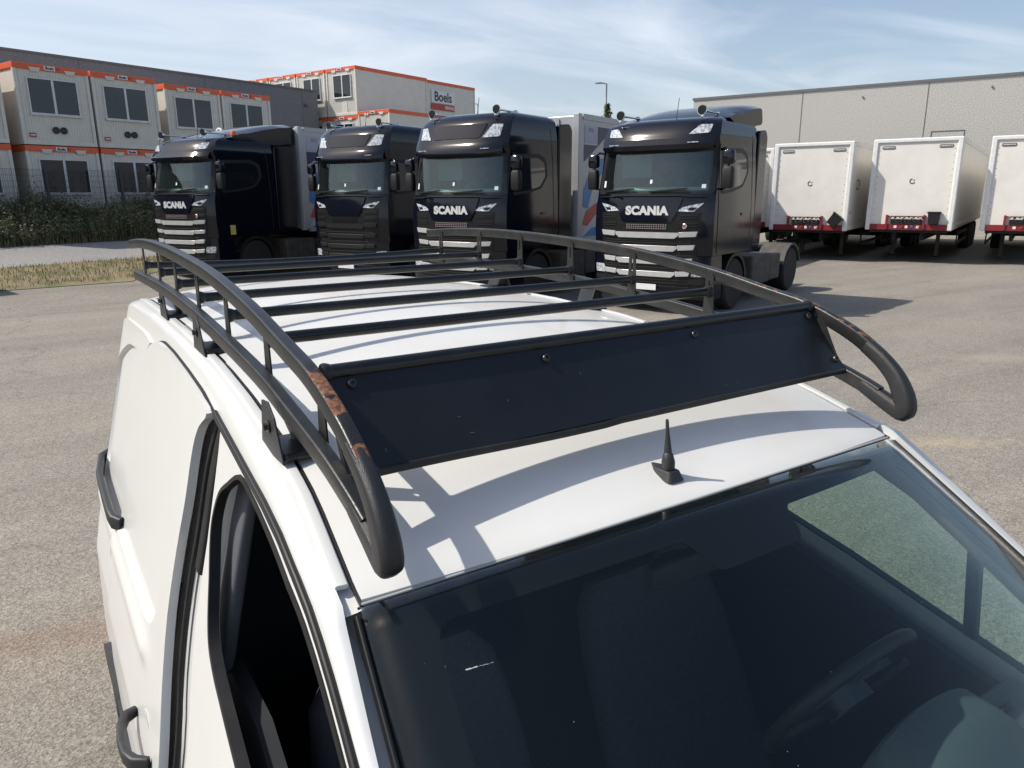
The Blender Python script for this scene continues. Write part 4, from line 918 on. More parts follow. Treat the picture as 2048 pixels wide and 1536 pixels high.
# grey B-pillar trim and belt seen through the open window (near side), grab handle on far side
for s in (-1, 1):
    q = MB(); q.sweep([Vector((s*(sx(1.5, z)-.050), 1.405+.035*math.sin((z-1.0)*3), z)) for z in (1.32, 1.36, 1.42, 1.5, 1.6, 1.68, 1.73)], rsec(.014, .046, .010, 4), Vector((1, 0, 0)), scale=[.9, 1, 1, 1, .95, .85, .7]); link('pillar_trim', q, GREYTRIM, VAN, smooth=50)
    if s > 0: q = MB(); q.sweep([Vector((s*(sx(1.36, z)-.045), 1.345-.03*(z-1.2), z)) for z in (.7, .9, 1.1, 1.3, 1.5, 1.6)], rsec(.002, .022, .001), Vector((1, 0, 0))); link('seat_belt', q, pm('belt_webbing', (.05, .052, .058), .8), VAN)
    spanel('door_trim', [(.05, .4), (1.48, .4), (1.5, 1.0), (1.45, 1.33), (1.2, 1.33), (.8, 1.235), (.4, 1.15), (.1, 1.1)], -.055, .03, DARKIN, s)
    q = MB(); q.sweep([Vector((s*.60, y, z)) for y, z in ((1.0, 1.70), (1.01, 1.675), (1.10, 1.69), (1.17, 1.70), (1.18, 1.725))], csec(.009, 8)); link('grab_handle', q, TRIM, VAN, smooth=50)
    q = MB(); q.sweep([Vector((s*.34-.0, .90, 1.672)), Vector((s*.34, .91, 1.668)), Vector((s*.34, 1.02, 1.715))], rsec(.15, .012, .008), Vector((1, 0, 0))); link('sun_visor', q, DARKIN, VAN, smooth=50)

# ------------------------------------------------------------------ roof rack (part of the van)
UP = [(3.07, 2.080), (2.85, 2.094), (2.6, 2.101), (2.35, 2.101), (2.05, 2.093), (1.73, 2.077), (1.42, 2.042), (1.2, 2.003), (1.08, 1.980), (.97, 1.940), (.905, 1.904), (.88, 1.885)]
LO = [(3.05, 1.970), (2.7, 1.976), (2.35, 1.977), (2.0, 1.966), (1.72, 1.948), (1.39, 1.920), (1.2, 1.890), (1.05, 1.862), (.98, 1.844), (.92, 1.825), (.885, 1.812)]
RX = .608
def zrail(tab, y): return lerp_tab(sorted(tab), y)
rack = None
for s, rm_ in ((-1, RUST_L), (1, RUST_R)):
    q = MB(); q.sweep([Vector((s*RX, p.x, p.y)) for p in cr(UP, 5)], rsec(.0120, .0160, .0055, 3), Vector((1, 0, 0)))
    if rack is None:
        rack = link('roof_rack', q, rm_, VAN, smooth=40, label='black steel roof rack with rust on its rails'); up_o = rack
    else: up_o = link('side_rail', q, rm_, rack, smooth=40, label='right upper rail with long rust streaks')
    q = MB(); q.sweep([Vector((s*RX, p.x, p.y)) for p in cr(LO, 5)], rsec(.0120, .0165, .0055, 3), Vector((1, 0, 0))); link('side_rail', q, RACK, rack, smooth=40)
    # moulded end cap: loop from the upper rail round the nose to the lower rail
    cp = [(.925, 1.915), (.885, 1.889), (.850, 1.856), (.829, 1.820), (.821, 1.794), (.829, 1.784), (.876, 1.803), (.925, 1.826)]
    sc = [(1.25, 1.12), (1.28, 1.2), (1.35, 1.3), (1.5, 1.5), (1.6, 1.45), (1.55, 1.35), (1.35, 1.2), (1.25, 1.1)]
    pts = cr(cp, 4); scs = []
    for i in range(len(pts)):
        k = i/4; a = int(min(len(sc)-2, math.floor(k))); f = min(1, k-a); scs.append((sc[a][0]*(1-f)+sc[a+1][0]*f, sc[a][1]*(1-f)+sc[a+1][1]*f))
    q = MB(); q.sweep([Vector((s*RX, p.x, p.y)) for p in pts], rsec(.0110, .0150, .0085, 4), Vector((1, 0, 0)), scale=scs)
    # fill of the nose web
    c_ = link('end_cap', q, CAPM, rack, smooth=60)
YB = [1.075, 1.382, 1.691, 1.999, 2.305, 2.600, 2.928]
ZB = [1.986, 1.990, 1.995, 2.000, 2.006, 2.014, 2.013]
for i, (y, z) in enumerate(zip(YB, ZB)):
    q = MB(); w = RX-.012; r = .0118 if i else .0128
    if i == 6: q.sweep([Vector((x, y, z-.012*(1-(x/w)**2))) for x in [w*(-1+k/8) for k in range(17)]], csec(r, 16), Vector((0, 1, 0)))
    else: q.sweep([Vector((-w, y, z)), Vector((w, y, z))], csec(r, 18), Vector((0, 1, 0)))
    link('crossbar', q, BARM, rack, smooth=50)
# posts: flat slotted plates at every bar except the first, one extra by the front foot and a slim one at the deflector
def post(s, y, w=.020):
    z0, z1 = zrail(LO, y)-.004, zrail(UP, y)+.003; x = s*(RX-.0125)
    poly = [(y-w, z0-.012), (y+w, z0-.012), (y+w*.72, z1-.03), (y+w*.72, z1-.008), (y+w*.45, z1), (y-w*.45, z1), (y-w*.72, z1-.008), (y-w*.72, z1-.03)]
    zc0, zc1 = z1-.040, z1-.018
    hole = rpoly([(y-.0035, zc0-.014), (y+.0035, zc0-.014), (y+.0035, zc1), (y-.0035, zc1)], .003, 2)
    mb = MB(); shell(mb, poly, lambda a, b: Vector((x-s*.0, a, b)), lambda a, b: Vector((x-s*.003, a, b)), [hole[::-1]], .5, .5)
    return link('post', mb, RACK, rack)
for y in YB[1:]:
    for s in (-1, 1): post(s, y)
post(-1, 1.09); post(1, 1.06, .014)
for s in (-1, 1):
    q = MB(); x = s*(RX-.012); q.sweep([Vector((x, 1.045, 1.962)), Vector((x, .985, 1.852))], rsec(.002, .012, .001), Vector((1, 0, 0))); link('post', q, RACK, rack)
# weld beads where the bars meet the plates
for y, z in zip(YB, ZB):
    for s in (-1, 1):
        q = MB(); q.lathe((s*(RX-.030), y, z), (s, 0, 0), [(.0118, 0), (.0150, .006), (.0165, .012), (.0150, .017)], 14); link('weld', q, RACK, rack, smooth=60)
# deflector
DTy, DTz, DBy, DBz = 1.066, 1.980, .968, 1.856
dn = Vector((0, -(DTz-DBz), (DTy-DBy))).normalized()
q = MB(); ft = .592; fb2 = .602
def dP(x, t, o):
    return Vector((x*(ft+(fb2-ft)*t), DTy+(DBy-DTy)*t, DTz+(DBz-DTz)*t))+dn*(o+.0012*math.sin(x*4)*math.sin(t*3))
q.grid([[dP(-1+2*i/24, j/6, .0) for i in range(25)] for j in range(7)]); q.grid([[dP(-1+2*i/24, j/6, -.0035) for i in range(25)] for j in range(7)])
DEFM = pm('deflector_plastic', (.005, .0055, .008), .40, col2=(.008, .009, .012), scale=7, detail=9, rvar=.06, bump=.03, bscale=90)
# specks of dust
df = link('wind_deflector', q, DEFM, rack, smooth=60)
q = MB(); q.sweep([Vector((x, DBy+.004, DBz-.006+(.0025*math.sin(x*9) if x < -.1 else 0))) for x in [-.602+1.204*k/30 for k in range(31)]], rsec(.010, .006, .003), Vector((0, 1, 0))); link('deflector_lower_edge', q, RACK, df, smooth=60)
for x, t in ((-.555, .10), (-.19, .14), (.19, .12), (.57, .10), (-.585, .86), (.585, .84)):
    c = Vector((x, DTy+(DBy-DTy)*t, DTz+(DBz-DTz)*t))
    q = MB(); q.lathe(c, dn, [(.0085, 0), (.0085, .003), (.0065, .0055), (.0035, .006), (.003, .003), (0, .003)], 16); link('bolt', q, BOLT, df, smooth=40)
rng = random.Random(3)
q = MB()
for _ in range(12):
    x, t = rng.uniform(-.57, .57), rng.uniform(.08, .95); c = dP(x/.6, t, .0006); a = rng.uniform(0, math.pi); e1 = Vector((1, 0, 0)); e2 = dn.cross(e1); e = e1*math.cos(a)+e2*math.sin(a); f = dn.cross(e); L = rng.uniform(.0008, .004); w = rng.uniform(.0004, .0009)
    q.add([c-e*L-f*w, c+e*L-f*w, c+e*L+f*w, c-e*L+f*w], [(0, 1, 2, 3)])
sc_ = link('dust_and_scratches', q, pm('dust_scratch', (.08, .08, .08), .8), df, fixn=False); sc_['kind'] = 'stuff'
# mounting feet
for s in (-1, 1):
    for y in (1.245, 1.90, 2.46):
        zr = zd(y); zl = zrail(LO, y); xo = s*(wd(y)+.028)
        q = MB(); q.prism([(y-.065, zr-.006), (y+.065, zr-.006), (y+.042, zl+.006), (y+.005, zl+.010), (y-.028, zl-.012)], 'x', xo-.0018, xo+.0018)
        ft_ = link('mounting_foot', q, TRIM, rack, bevel=.001)
        q = MB(); q.lathe((xo+s*.002, y+.005, (zr+zl)/2+.006), (s, 0, 0), [(.011, 0), (.012, .003), (.0065, .0035), (.0065, .010), (0, .011)], 12); link('bolt', q, BOLT, ft_)
        q = MB(); a, b = sorted((s*(wd(y)-.045), s*(wd(y)+.026))); q.box(a, b, y-.06, y+.06, zr-.004, zr+.010); link('foot_pad', q, pm('foot_plastic', (.012, .013, .018), .35), ft_, bevel=.006, bseg=3)
        q = MB(); xi = s*(RX-.004); q.sweep([Vector((xi, y+.01, zl-.012)), Vector((s*(wd(y)-.02), y+.0, zr+.01))], rsec(.002, .04, .001), Vector((1, 0, 0))); link('foot_strut', q, RACK, ft_)

# ================================================================== trucks
TPAINT = pm('truck_midnight_paint', (.0035, .0045, .010), .10, col2=(.0045, .006, .011), scale=3, coat=0.0, rvar=.02, spec=.44)
TGREY = pm('truck_grille_black', (.006, .0065, .007), .42, col2=(.009, .0095, .010), scale=12, spec=.3)
TGREY2 = pm('truck_lower_plastic', (.011, .0115, .012), .5, spec=.35)
SILVER = pm('silver_bar_paint', (.52, .52, .51), .28, .25, col2=(.45, .45, .45))
TLENS = pm('truck_lamp_lens', (.55, .57, .60), .06, col2=(.25, .27, .30), scale=22, lo=.45, hi=.55)
AMBER = pm('amber_lens', (.75, .16, .02), .2)
TGLASS = glass('truck_windscreen', (.74, .88, .85), .05, .01)
TSIDE = pm('truck_side_glass', (.008, .010, .013), .04, spec=.8)
TIN = pm('truck_interior', (.20, .23, .21), .8, col2=(.10, .12, .11), scale=4)
TINL = pm('truck_dash_light', (.55, .56, .50), .8)
DIRTY = pm('dirty_chassis_grey', (.10, .09, .075), .75, col2=(.05, .045, .04), scale=5)
CHASS = pm('chassis_black', (.010, .010, .011), .7)
LETTER = pm('badge_silver', (.72, .72, .72), .35, .3)
REDL = pm('red_badge', (.45, .05, .03), .4)
def make_truck(high, chrome, badge, beacon=False, spoiler=True, big=1.0):
    t = empty('truck_tractor')
    if high:
        LV = [(1.12, 1.235, .03, .22), (1.6, 1.24, .0, .22), (2.0, 1.235, .015, .22), (2.24, 1.225, .05, .24), (3.02, 1.20, .20, .26), (3.22, 1.20, .15, .22), (3.30, 1.20, .19, .22), (3.62, 1.18, .30, .24), (3.74, 1.14, .40, .24), (3.82, 1.06, .55, .22), (3.87, .92, .80, .2)]
    else:
        LV = [(1.12, 1.235, .03, .22), (1.6, 1.24, .0, .22), (2.0, 1.235, .015, .22), (2.24, 1.225, .05, .24), (3.02, 1.19, .20, .26), (3.20, 1.19, .15, .22), (3.26, 1.19, .18, .22), (3.46, 1.16, .27, .24), (3.54, 1.10, .42, .24), (3.60, .98, .70, .2), (3.64, .80, 1.0, .2)]
    def W(z): return lerp_tab([(l[0], l[1]) for l in LV], z)
    def Y0(z): return lerp_tab([(l[0], l[2]) for l in LV], z)
    def Cc(z): return lerp_tab([(l[0], l[3]) for l in LV], z)
    def fy(x, z): w = W(z); return Y0(z)+Cc(z)*min(1, abs(x)/w)**3.4
    FX = [-1, -.985, -.94, -.86, -.70, -.5, -.25, 0, .25, .5, .70, .86, .94, .985, 1]
    SY = [.30, .62, 1.0, 1.30, 1.62, 1.9, 2.15, 2.25]
    def ring(l, rear=2.28):
        z, w, y0, c = l; yc = y0+c
        pts = [Vector((x*w, y0+c*abs(x)**3.4, z)) for x in FX]
        sy = [max(y, yc+.02+.005*i) for i, y in enumerate(SY)]
        pts += [Vector((w, y, z)) for y in sy]+[Vector((w-.05, rear, z)), Vector((-w+.05, rear, z))]+[Vector((-w, y, z)) for y in sy[::-1]]
        return pts
    zs = [1.12, 1.35, 1.6, 2.0, 2.24, 2.40, 2.98, 3.02]+[l[0] for l in LV[5:]]
    rings = [ring((z, W(z), Y0(z), Cc(z))) for z in zs]
    n = len(rings[0]); q = MB()
    nF = len(FX)
    for r in rings: q.v += r
    for k in range(len(rings)-1):
        for j in range(n):
            j2 = (j+1) % n; zc = (zs[k]+zs[k+1])/2
            front_open = 2.24 <= zs[k] and zs[k+1] <= 3.02+1e-6 and zs[k] >= 2.24 and 1 <= j < nF-2
            if front_open: continue
            q.f.append((k*n+j, k*n+j2, (k+1)*n+j2, (k+1)*n+j))
    q.f.append(tuple(range((len(rings)-1)*n, len(rings)*n)))
    q.f.append(tuple(range(n))[::-1])
    body = link('cab_body', q, TPAINT, t, smooth=38)
    # lower front (bumper block)
    def fy2(x, z): return .02+.20*min(1, abs(x)/1.24)**3.4+(.05 if z < .5 else 0)
    q = MB(); rows = []
    for z in (.30, .36, .55, .9, 1.115):
        w = 1.22+.01*(z > .5); yy = .04 if z < .34 else 0
        rows.append([Vector((x*w, fy2(x*w, z)+yy, z)) for x in FX]+[Vector((w, .80-.12*(z-.3), z)), Vector((-w, .80-.12*(z-.3), z))])
    q.grid(rows, closed=True); m_ = len(rows[0]); q.f.append(tuple(range(m_))[::-1]); q.f.append(tuple(range(len(rows)*m_-m_, len(rows)*m_)))
    link('bumper', q, TPAINT, t, smooth=38)
    def fp(name, poly, mat, off=.006, th=.012, parent=None, holes=(), su=.22, sv=.3, bevel=0, low=False):
        F_ = (lambda x, z: (fy2(x, z) if z < 1.115 else fy(x, z)))
        mb = MB(); shell(mb, poly, lambda x, z: Vector((x, F_(x, z)-off, z)), lambda x, z: Vector((x, F_(x, z)-off+th, z)), holes, su, sv)
        return link(name, mb, mat, parent or t, smooth=35, bevel=bevel)
    def mir(p): return [(-a, b) for a, b in p][::-1]
    # windscreen
    wsp = rpoly([(-1.12, 2.27), (1.12, 2.27), (1.09, 3.0), (-1.09, 3.0)], .06)
    ws = fp('windscreen', wsp, TGLASS, .004, .008)
    fp('screen_surround', rpoly([(-1.20, 2.235), (1.20, 2.235), (1.165, 3.035), (-1.165, 3.035)], .07), SEAL, .002, .006, holes=[rpoly([(-1.09, 2.30), (1.09, 2.30), (1.065, 2.97), (-1.065, 2.97)], .06)[::-1]])
    for x0, x1 in ((-1.0, -.30), (.02, .75)):
        q = MB(); pts = [Vector((x0+(x1-x0)*k/6, fy(x0+(x1-x0)*k/6, 2.3)-.035, 2.275+.05*k/6)) for k in range(7)]; q.sweep(pts, rsec(.012, .016, .004), Vector((0, 1, 0))); link('wiper', q, SEAL, t)
    # interior
    q = MB(); q.box(-1.12, 1.12, 2.0, 2.05, 1.3, 3.3); link('interior_wall', q, TIN, t)
    q = MB(); q.prism([(.30, 2.12), (.30, 2.26), (.70, 2.36), (.95, 2.30), (.95, 2.0)], 'x', -1.1, 1.1); link('dashboard', q, TINL, t, bevel=.05, bseg=3)
    for sx_ in (-.62, .62):
        q = MB(); q.sweep([Vector((sx_, 1.45+.2*k, 1.9+.75*k)) for k in (0, .2, .6, .9, 1)], rsec(.25, .07, .05), Vector((1, 0, 0)), scale=[.9, 1, .95, .6, .45]); link('seat', q, TIN, t, smooth=50)
    q = MB(); q.prism([(.9, 2.55), (.97, 2.55), (.97, 2.97), (.9, 2.97)], 'x', -1.05, -.4); link('curtain', q, pm('cab_curtain', (.18, .24, .22), .9), t)
    st = fp('sticker', [(.98, 2.33), (1.05, 2.33), (1.05, 2.40), (.98, 2.40)], WHITEP, .006, .002); fp('sticker', [(-1.06, 2.36), (-1.01, 2.36), (-1.01, 2.48), (-1.06, 2.48)], WHITEP, .006, .002); fp('sticker', [(.0, 2.42), (.045, 2.42), (.045, 2.49), (.0, 2.49)], WHITEP, .006, .002)
    # brow above the windscreen
    zt_ = 3.24 if high else 3.21
    q = MB(); xs = [-1.13+2.26*k/24 for k in range(25)]
    top = [Vector((x, fy(x, zt_)-.02, zt_)) for x in xs]; mid = [Vector((x, fy(x, 3.1)-.13, 3.10)) for x in xs]; bot = [Vector((x, fy(x, 3.0)-.14, 3.015+.03*(abs(x)/1.13)**4)) for x in xs]; inn = [Vector((x, fy(x, 3.02)-.01, 3.04)) for x in xs]
    q.grid([top, mid, bot, inn]); q.grid([[p+Vector((0, .012, 0)) for p in r] for r in (top, mid, bot)]); link('sun_visor', q, TPAINT, t, smooth=40)
    for x in (-.80, .80):
        q = MB(); y_ = fy(x, 3.1)-.135; q.box(x-.10, x+.10, y_-.008, y_+.02, 3.12, 3.135); link('marker_lamp', q, TLENS, t)
    # roof spot lamps
    z0, z1 = (3.34, 3.60) if high else (3.27, 3.44)
    lp = rpoly([(.66, z0), (1.02, z0+.02), (1.04, z1), (.84, z1)], .03)
    for p in (lp, mir(lp)): fp('roof_lamp', p, TLENS, .012, .03, bevel=.006)
    if high: fp('roof_panel', rpoly([(-.60, 3.34), (.60, 3.34), (.74, 3.62), (-.74, 3.62)], .05), TPAINT, .010, .02, bevel=.008)
    # head lamps
    hl = rpoly([(.60, 1.925), (.90, 1.915), (1.06, 2.07), (.93, 2.05), (.70, 1.995)], .02)
    for p in (hl, mir(hl)):
        h_ = fp('headlight', p, TLENS, .014, .03, bevel=.006); sgn = 1 if p is hl else -1
        pp = rpoly([(.80, 1.945), (.90, 1.940), (.95, 1.99), (.82, 1.99)], .01); pp = pp if sgn > 0 else mir(pp); fp('lamp_reflector', pp, TGREY, .018, .004, parent=h_)
    # black grille field and painted V panel
    gm_ = fp('grille', rpoly([(-1.03, 1.90), (-.92, .42), (.92, .42), (1.03, 1.90), (.62, 1.91), (.52, 1.72), (-.52, 1.72), (-.62, 1.91)], .02), TGREY, .008, .016)
    fp('front_hatch', rpoly([(-.70, 2.17), (-.60, 1.90), (-.50, 1.73), (.50, 1.73), (.60, 1.90), (.70, 2.17)], .04), TPAINT, .026, .03, bevel=.012)
    q = MB(); q.sweep([Vector((x, fy(x, 2.2)-.03, 2.20-.02*(abs(x) > .7))) for x in [-1.1+.11*k for k in range(21)]], rsec(.02, .012, .006), Vector((0, 1, 0))); link('wiper_cowl', q, TGREY, t)
    # horizontal ribs in the grille
    q = MB()
    for z in [1.80, 1.84, 1.70, 1.66, 1.38, 1.34, 1.16, 1.12, .92, .88, .66, .60, .54]:
        for x0, x1 in (((-.98, -.66), (.66, .98)) if z > 1.6 else ((-.88, .88),)):
            xs = [x0+(x1-x0)*k/8 for k in range(9)]; q.sweep([Vector((x, (fy2(x, z) if z < 1.1 else fy(x, z))-.012, z)) for x in xs], rsec(.006, .008, .003), Vector((0, 1, 0)))
    o_ = link('grille_ribs', q, TGREY2, gm_); o_['kind'] = 'stuff'
    q = MB(); rr_ = [1.675, 1.64, 1.605]
    for z in rr_:
        for k in range(18): x = -.40+.047*k; q.box(x-.014, x+.014, fy(x, z)-.022, fy(x, z)-.006, z-.009, z+.009)
    o_ = link('grille_slots', q, pm('grille_slot_metal', (.32, .27, .26), .4, .4) if chrome else TGREY2, gm_); o_['kind'] = 'stuff'
    bars = [(1.44, 1.555, .64, 1.0), (1.20, 1.31, .62, .96), (.955, 1.065, .62, .93), (.72, .83, .60, .90)]
    mt = SILVER if chrome else TGREY2
    for (za, zb_, xi, xo) in bars:
        h2 = (zb_-za)
        fp('grille_bar', [(-xi+.06, za-.01), (xi-.06, za-.01), (xi+.02, za+h2*.45), (xi+.01, za+h2*.85), (-xi-.01, za+h2*.85), (-xi-.02, za+h2*.45)], mt, .040, .03, bevel=.005)
        e_ = [(xi+.03, za+.015), (xo-.03, za+.03), (xo, zb_+.01), (xi+.02, zb_-.005)]
        for p in (e_, mir(e_)): fp('grille_bar', p, mt, .046, .03, bevel=.005)
    if badge:
        M = frame_mat((-.0, fy(0, 1.9)-.032, 1.925), (1, 0, 0), (0, 0, 1)); link('lettering', text_mb('SCANIA', .208, M, .012, .0125, 1.13, 1.06), LETTER, t)
    else: pass
    if chrome and not high:
        q = MB(); q.lathe((.76, fy(.76, 1.66)-.01, 1.66), (0, -1, 0), [(.05, 0), (.05, .02), (.035, .03)], 16); b_ = link('round_badge', q, CHROME, t); q = MB(); q.lathe((.76, fy(.76, 1.66)-.041, 1.66), (0, -1, 0), [(.028, 0), (.028, .003)], 12); link('badge_centre', q, REDL, b_)
    # fog lamps, plate
    fl_ = rpoly([(.90, .74), (1.16, .74), (1.18, .90), (.93, .90)], .03)
    for p in (fl_, mir(fl_)): fp('fog_light', p, TLENS, .010, .03, bevel=.006)
    fl2 = rpoly([(.86, .60), (1.14, .60), (1.16, .70), (.88, .70)], .02)
    for p in (fl2, mir(fl2)): fp('bumper_trim', p, TGREY2, .02, .03)
    q = MB(); q.box(.62, 1.02, .19, .21, .46, .57) if False else q.box(-.26, .26, -.035, -.02, .46, .57); link('number_plate', q, WHITEP, t)
    # horns and lamps on the roof
    zr = (LV[-3][0]+.05); yh = .55 if high else .45
    for x in (-.86, .80):
        q = MB(); q.lathe((x, yh, zr+.10), (0, 1, 0), [(.02, -.02), (.092, -.03), (.096, -.01), (.055, .05), (.02, .12), (.014, .6), (.03, .62), (.045, .68), (.03, .74)], 16); ho = link('air_horn', q, CHROME, t, smooth=50)
        q = MB(); q.lathe((x, yh-.032, zr+.10), (0, 1, 0), [(.082, 0), (.082, .003)], 16); link('horn_mouth', q, TGREY, ho)
        q = MB(); q.cyl((x, yh+.03, zr-.03), (0, 0, 1), .012, .10, 8); q.cyl((x, yh+.62, zr-.03), (0, 0, 1), .012, .11, 8); link('horn_bracket', q, CHROME, ho)
        q = MB(); q.lathe((x+.06, yh-.12, zr-.04), (0, 0, 1), [(.02, 0), (.035, .02), (.02, .05)], 10); link('roof_lamp', q, TLENS, t)
    q = MB(); q.cyl((.15, .75, zr-.03), (.05, .15, 1), .006, .42, 6); link('aerial', q, SEAL, t)
    if beacon:
        q = MB(); q.lathe((1.0, 1.2, zr+.0), (0, 0, 1), [(.07, 0), (.075, .02), (.075, .12), (.05, .17), (0, .18)], 16); link('beacon', q, AMBER, t, smooth=50)
        q = MB(); q.lathe((-.4, 1.9, zr+.22), (0, -1, .2), [(.15, 0), (.15, .02)], 20); bq = link('roof_disc', q, WHITEP, t); q = MB(); q.lathe((-.4, 1.875, zr+.225), (0, -1, .2), [(.10, 0), (.10, .003)], 20); link('disc_centre', q, pm('disc_blue', (.03, .05, .16), .5), bq)
    # roof air deflector
    if spoiler:
        q = MB(); rows = []
        prof = [(.78, 3.58), (1.05, 3.67), (1.4, 3.77), (1.8, 3.86), (2.2, 3.93), (2.55, 3.965), (2.62, 3.93), (2.68, 3.72), (2.62, 3.56), (2.2, 3.50), (1.2, 3.46)]
        prof = [(.78+(y-.78)*big, 3.58+(z-3.58)*(1+(big-1)*.9)) for y, z in prof]
        for k in range(-6, 7):
            x = k/6; w = 1.12; dz = -.10*abs(x)**5; rows.append([Vector((x*w, y+.18*abs(x)**4*(y < 1.5), z+dz*(z > 3.7))) for y, z in prof])
        q.grid(rows); q.f.append(tuple(range(len(prof)))[::-1]); q.f.append(tuple(len(prof)*12+i for i in range(len(prof)))); link('roof_deflector', q, TPAINT, t, smooth=35)
    # side features, both sides
    def sp(name, poly, mat, off, th, s, parent=None, holes=(), bevel=0):
        mb = MB(); shell(mb, poly, lambda y, z: Vector((s*(W(z)+off), y, z)), lambda y, z: Vector((s*(W(z)+off-th), y, z)), holes, .4, .25)
        return link(name, mb, mat, parent or t, smooth=35, bevel=bevel)
    ztop = 3.72 if high else 3.44
    for s in (-1, 1):
        wp = rpoly([(.46, 2.22), (.48, 3.02), (1.50, 3.06), (1.78, 2.95), (1.82, 2.62), (1.55, 2.36), (1.0, 2.26)], .08)
        wp2 = [(a*.86+.155, (b-2.64)*.82+2.63) for a, b in wp]
        dr = sp('door', rpoly([(.40, 1.14), (.38, 2.1), (.42, 3.10), (1.50, 3.14), (1.88, 3.0), (1.92, 2.60), (1.70, 2.2), (1.72, 1.62), (1.50, 1.30), (1.2, 1.14)], .06), TPAINT, .008, .014, s, bevel=.006)
        sp('window_surround', wp, SEAL, .013, .008, s, parent=dr); sp('window_glass', wp2, TSIDE, .016, .006, s, parent=dr)
        q = MB(); q.sweep([Vector((s*(W(z)+.001), 2.06+(.12*(z-2.9) if z > 2.9 else 0)*-1, z)) for z in (1.3, 1.8, 2.4, 2.9, 3.2, ztop-.12)], rsec(.004, .010, .002), Vector((1, 0, 0))); link('panel_gap', q, SEAL, t)
        q = MB(); q.box(*(sorted((s*1.235, s*1.262))), 1.50, 1.66, 1.82, 1.87); link('door_handle', q, TPAINT, dr, bevel=.006)
        # side extender behind the cab
        q = MB(); yR = 2.84 if high else 2.74+.2*(big > 1)
        q.prism(rpoly([(2.285, 1.20), (yR, 1.20), (yR+.02, ztop-.1), (yR-.10, ztop+.02), (2.30, ztop-.02)], .06), 'x', *(sorted((s*1.13, s*(1.225 if not high else 1.23))))); link('side_extender', q, TPAINT, t, bevel=.02, bseg=3, smooth=35)
        # mirrors
        mx_ = s*1.30
        q = MB(); q.sweep([Vector((s*1.19, .50, 3.0)), Vector((s*1.30, .42, 3.02)), Vector((s*1.38, .38, 2.96)), Vector((s*1.40, .38, 2.35)), Vector((s*1.20, .50, 2.30))], rsec(.022, .022, .01), Vector((0, 1, 0))); ma_ = link('mirror_arm', q, TPAINT, t, smooth=50)
        for za, zb2 in ((2.74, 2.98), (2.32, 2.70)):
            q = MB(); q.sweep([Vector((s*1.39, .36, za+(zb2-za)*k)) for k in (0, .12, .5, .88, 1)], rsec(.105, .075, .04, 4), Vector((1, 0, 0)), scale=[.75, .97, 1, .97, .75]); link('mirror', q, TPAINT if za > 2.7 else TGREY2, t, smooth=50)
        # wheel arch rim
        arc = [(1.44+.60*math.cos(R(a)), .52+.60*math.sin(R(a))) for a in range(0, 181, 12)]; arc2 = [(1.44+.53*math.cos(R(a)), .52+.53*math.sin(R(a))) for a in range(180, -1, -12)]
        q = MB(); q.prism(arc+arc2, 'x', *sorted((s*1.05, s*1.235))); link('wheel_arch', q, TGREY2, t, smooth=40)
        sp_ = MB(); sp_.box(*(sorted((s*1.02, s*1.20))), .42, .86, .34, .44); sp_.box(*(sorted((s*1.04, s*1.22))), .50, .84, .72, .79); link('step', sp_, TGREY2, t, bevel=.01)
        # wheels
        for yy, dual in ((1.44, 0), (5.05, 1)):
            q = MB(); x0 = s*(.93 if not dual else .62); wd_ = .30 if not dual else .58
            q.lathe((x0, yy, .50), (s, 0, 0), [(.30, 0), (.46, .0), (.50, .04), (.50, wd_-.04), (.46, wd_), (.30, wd_-.01)], 30); wh = link('wheel', q, TYRE, t, smooth=40)
            q = MB(); q.lathe((x0+s*(wd_-.12), yy, .50), (s, 0, 0), [(.0, .09), (.10, .09), (.12, .02), (.24, .0), (.30, .10), (.285, .02)] if not dual else [(.0, .02), (.10, .04), (.14, -.05), (.26, -.06), (.30, .10), (.285, .02)], 24); link('rim', q, RIMM, wh, smooth=40)
        q = MB(); arc = [(5.05+.64*math.cos(R(a)), .50+.60*math.sin(R(a))) for a in range(15, 166, 10)]; arc2 = [(5.05+.59*math.cos(R(a)), .50+.56*math.sin(R(a))) for a in range(165, 14, -10)]; q.prism(arc+arc2, 'x', *sorted((s*.60, s*1.22))); link('mudguard', q, DIRTY, t, smooth=40)
        q = MB(); q.box(*(sorted((s*.50, s*1.20))), 2.52, 3.62, .34, .96); tk = link('tank_box', q, DIRTY, t, bevel=.05, bseg=3); q = MB(); q.box(*(sorted((s*.50, s*1.17))), 3.68, 4.36, .36, .92); link('battery_box', q, DIRTY, t, bevel=.03)
        q = MB(); q.box(*(sorted((s*.36, s*.44))), .6, 6.0, .72, .98); link('frame_rail', q, CHASS, t)
    q = MB(); q.box(-.44, .44, 2.3, 4.3, .98, 1.02); q.lathe((0, 4.7, 1.0), (0, 0, 1), [(.5, 0), (.5, .12), (.3, .16), (0, .16)], 16); link('fifth_wheel', q, CHASS, t)
    q = MB(); q.box(-1.0, 1.0, .5, 2.2, .75, 1.13); q.box(-.3, .3, .9, 6.0, .4, .7); link('underbody', q, CHASS, t)
    return t
t4 = make_truck(False, True, True); t4.location = (8.932+.02, 10.498, 0); t4.rotation_euler = (0, 0, R(-70.5))
TG = 'black truck tractors parked in a row'
tag(t4, 'black tractor without a trailer, rightmost of the row, silver grille bars', 'truck', TG)
t1 = make_truck(False, True, True, beacon=True, big=1.3); t1.location = (2.487, 20.982, .10); t1.rotation_euler = (0, 0, R(-63.5))
tag(t1, 'leftmost black truck, low roof with orange beacon and silver grille bars', 'truck', TG)
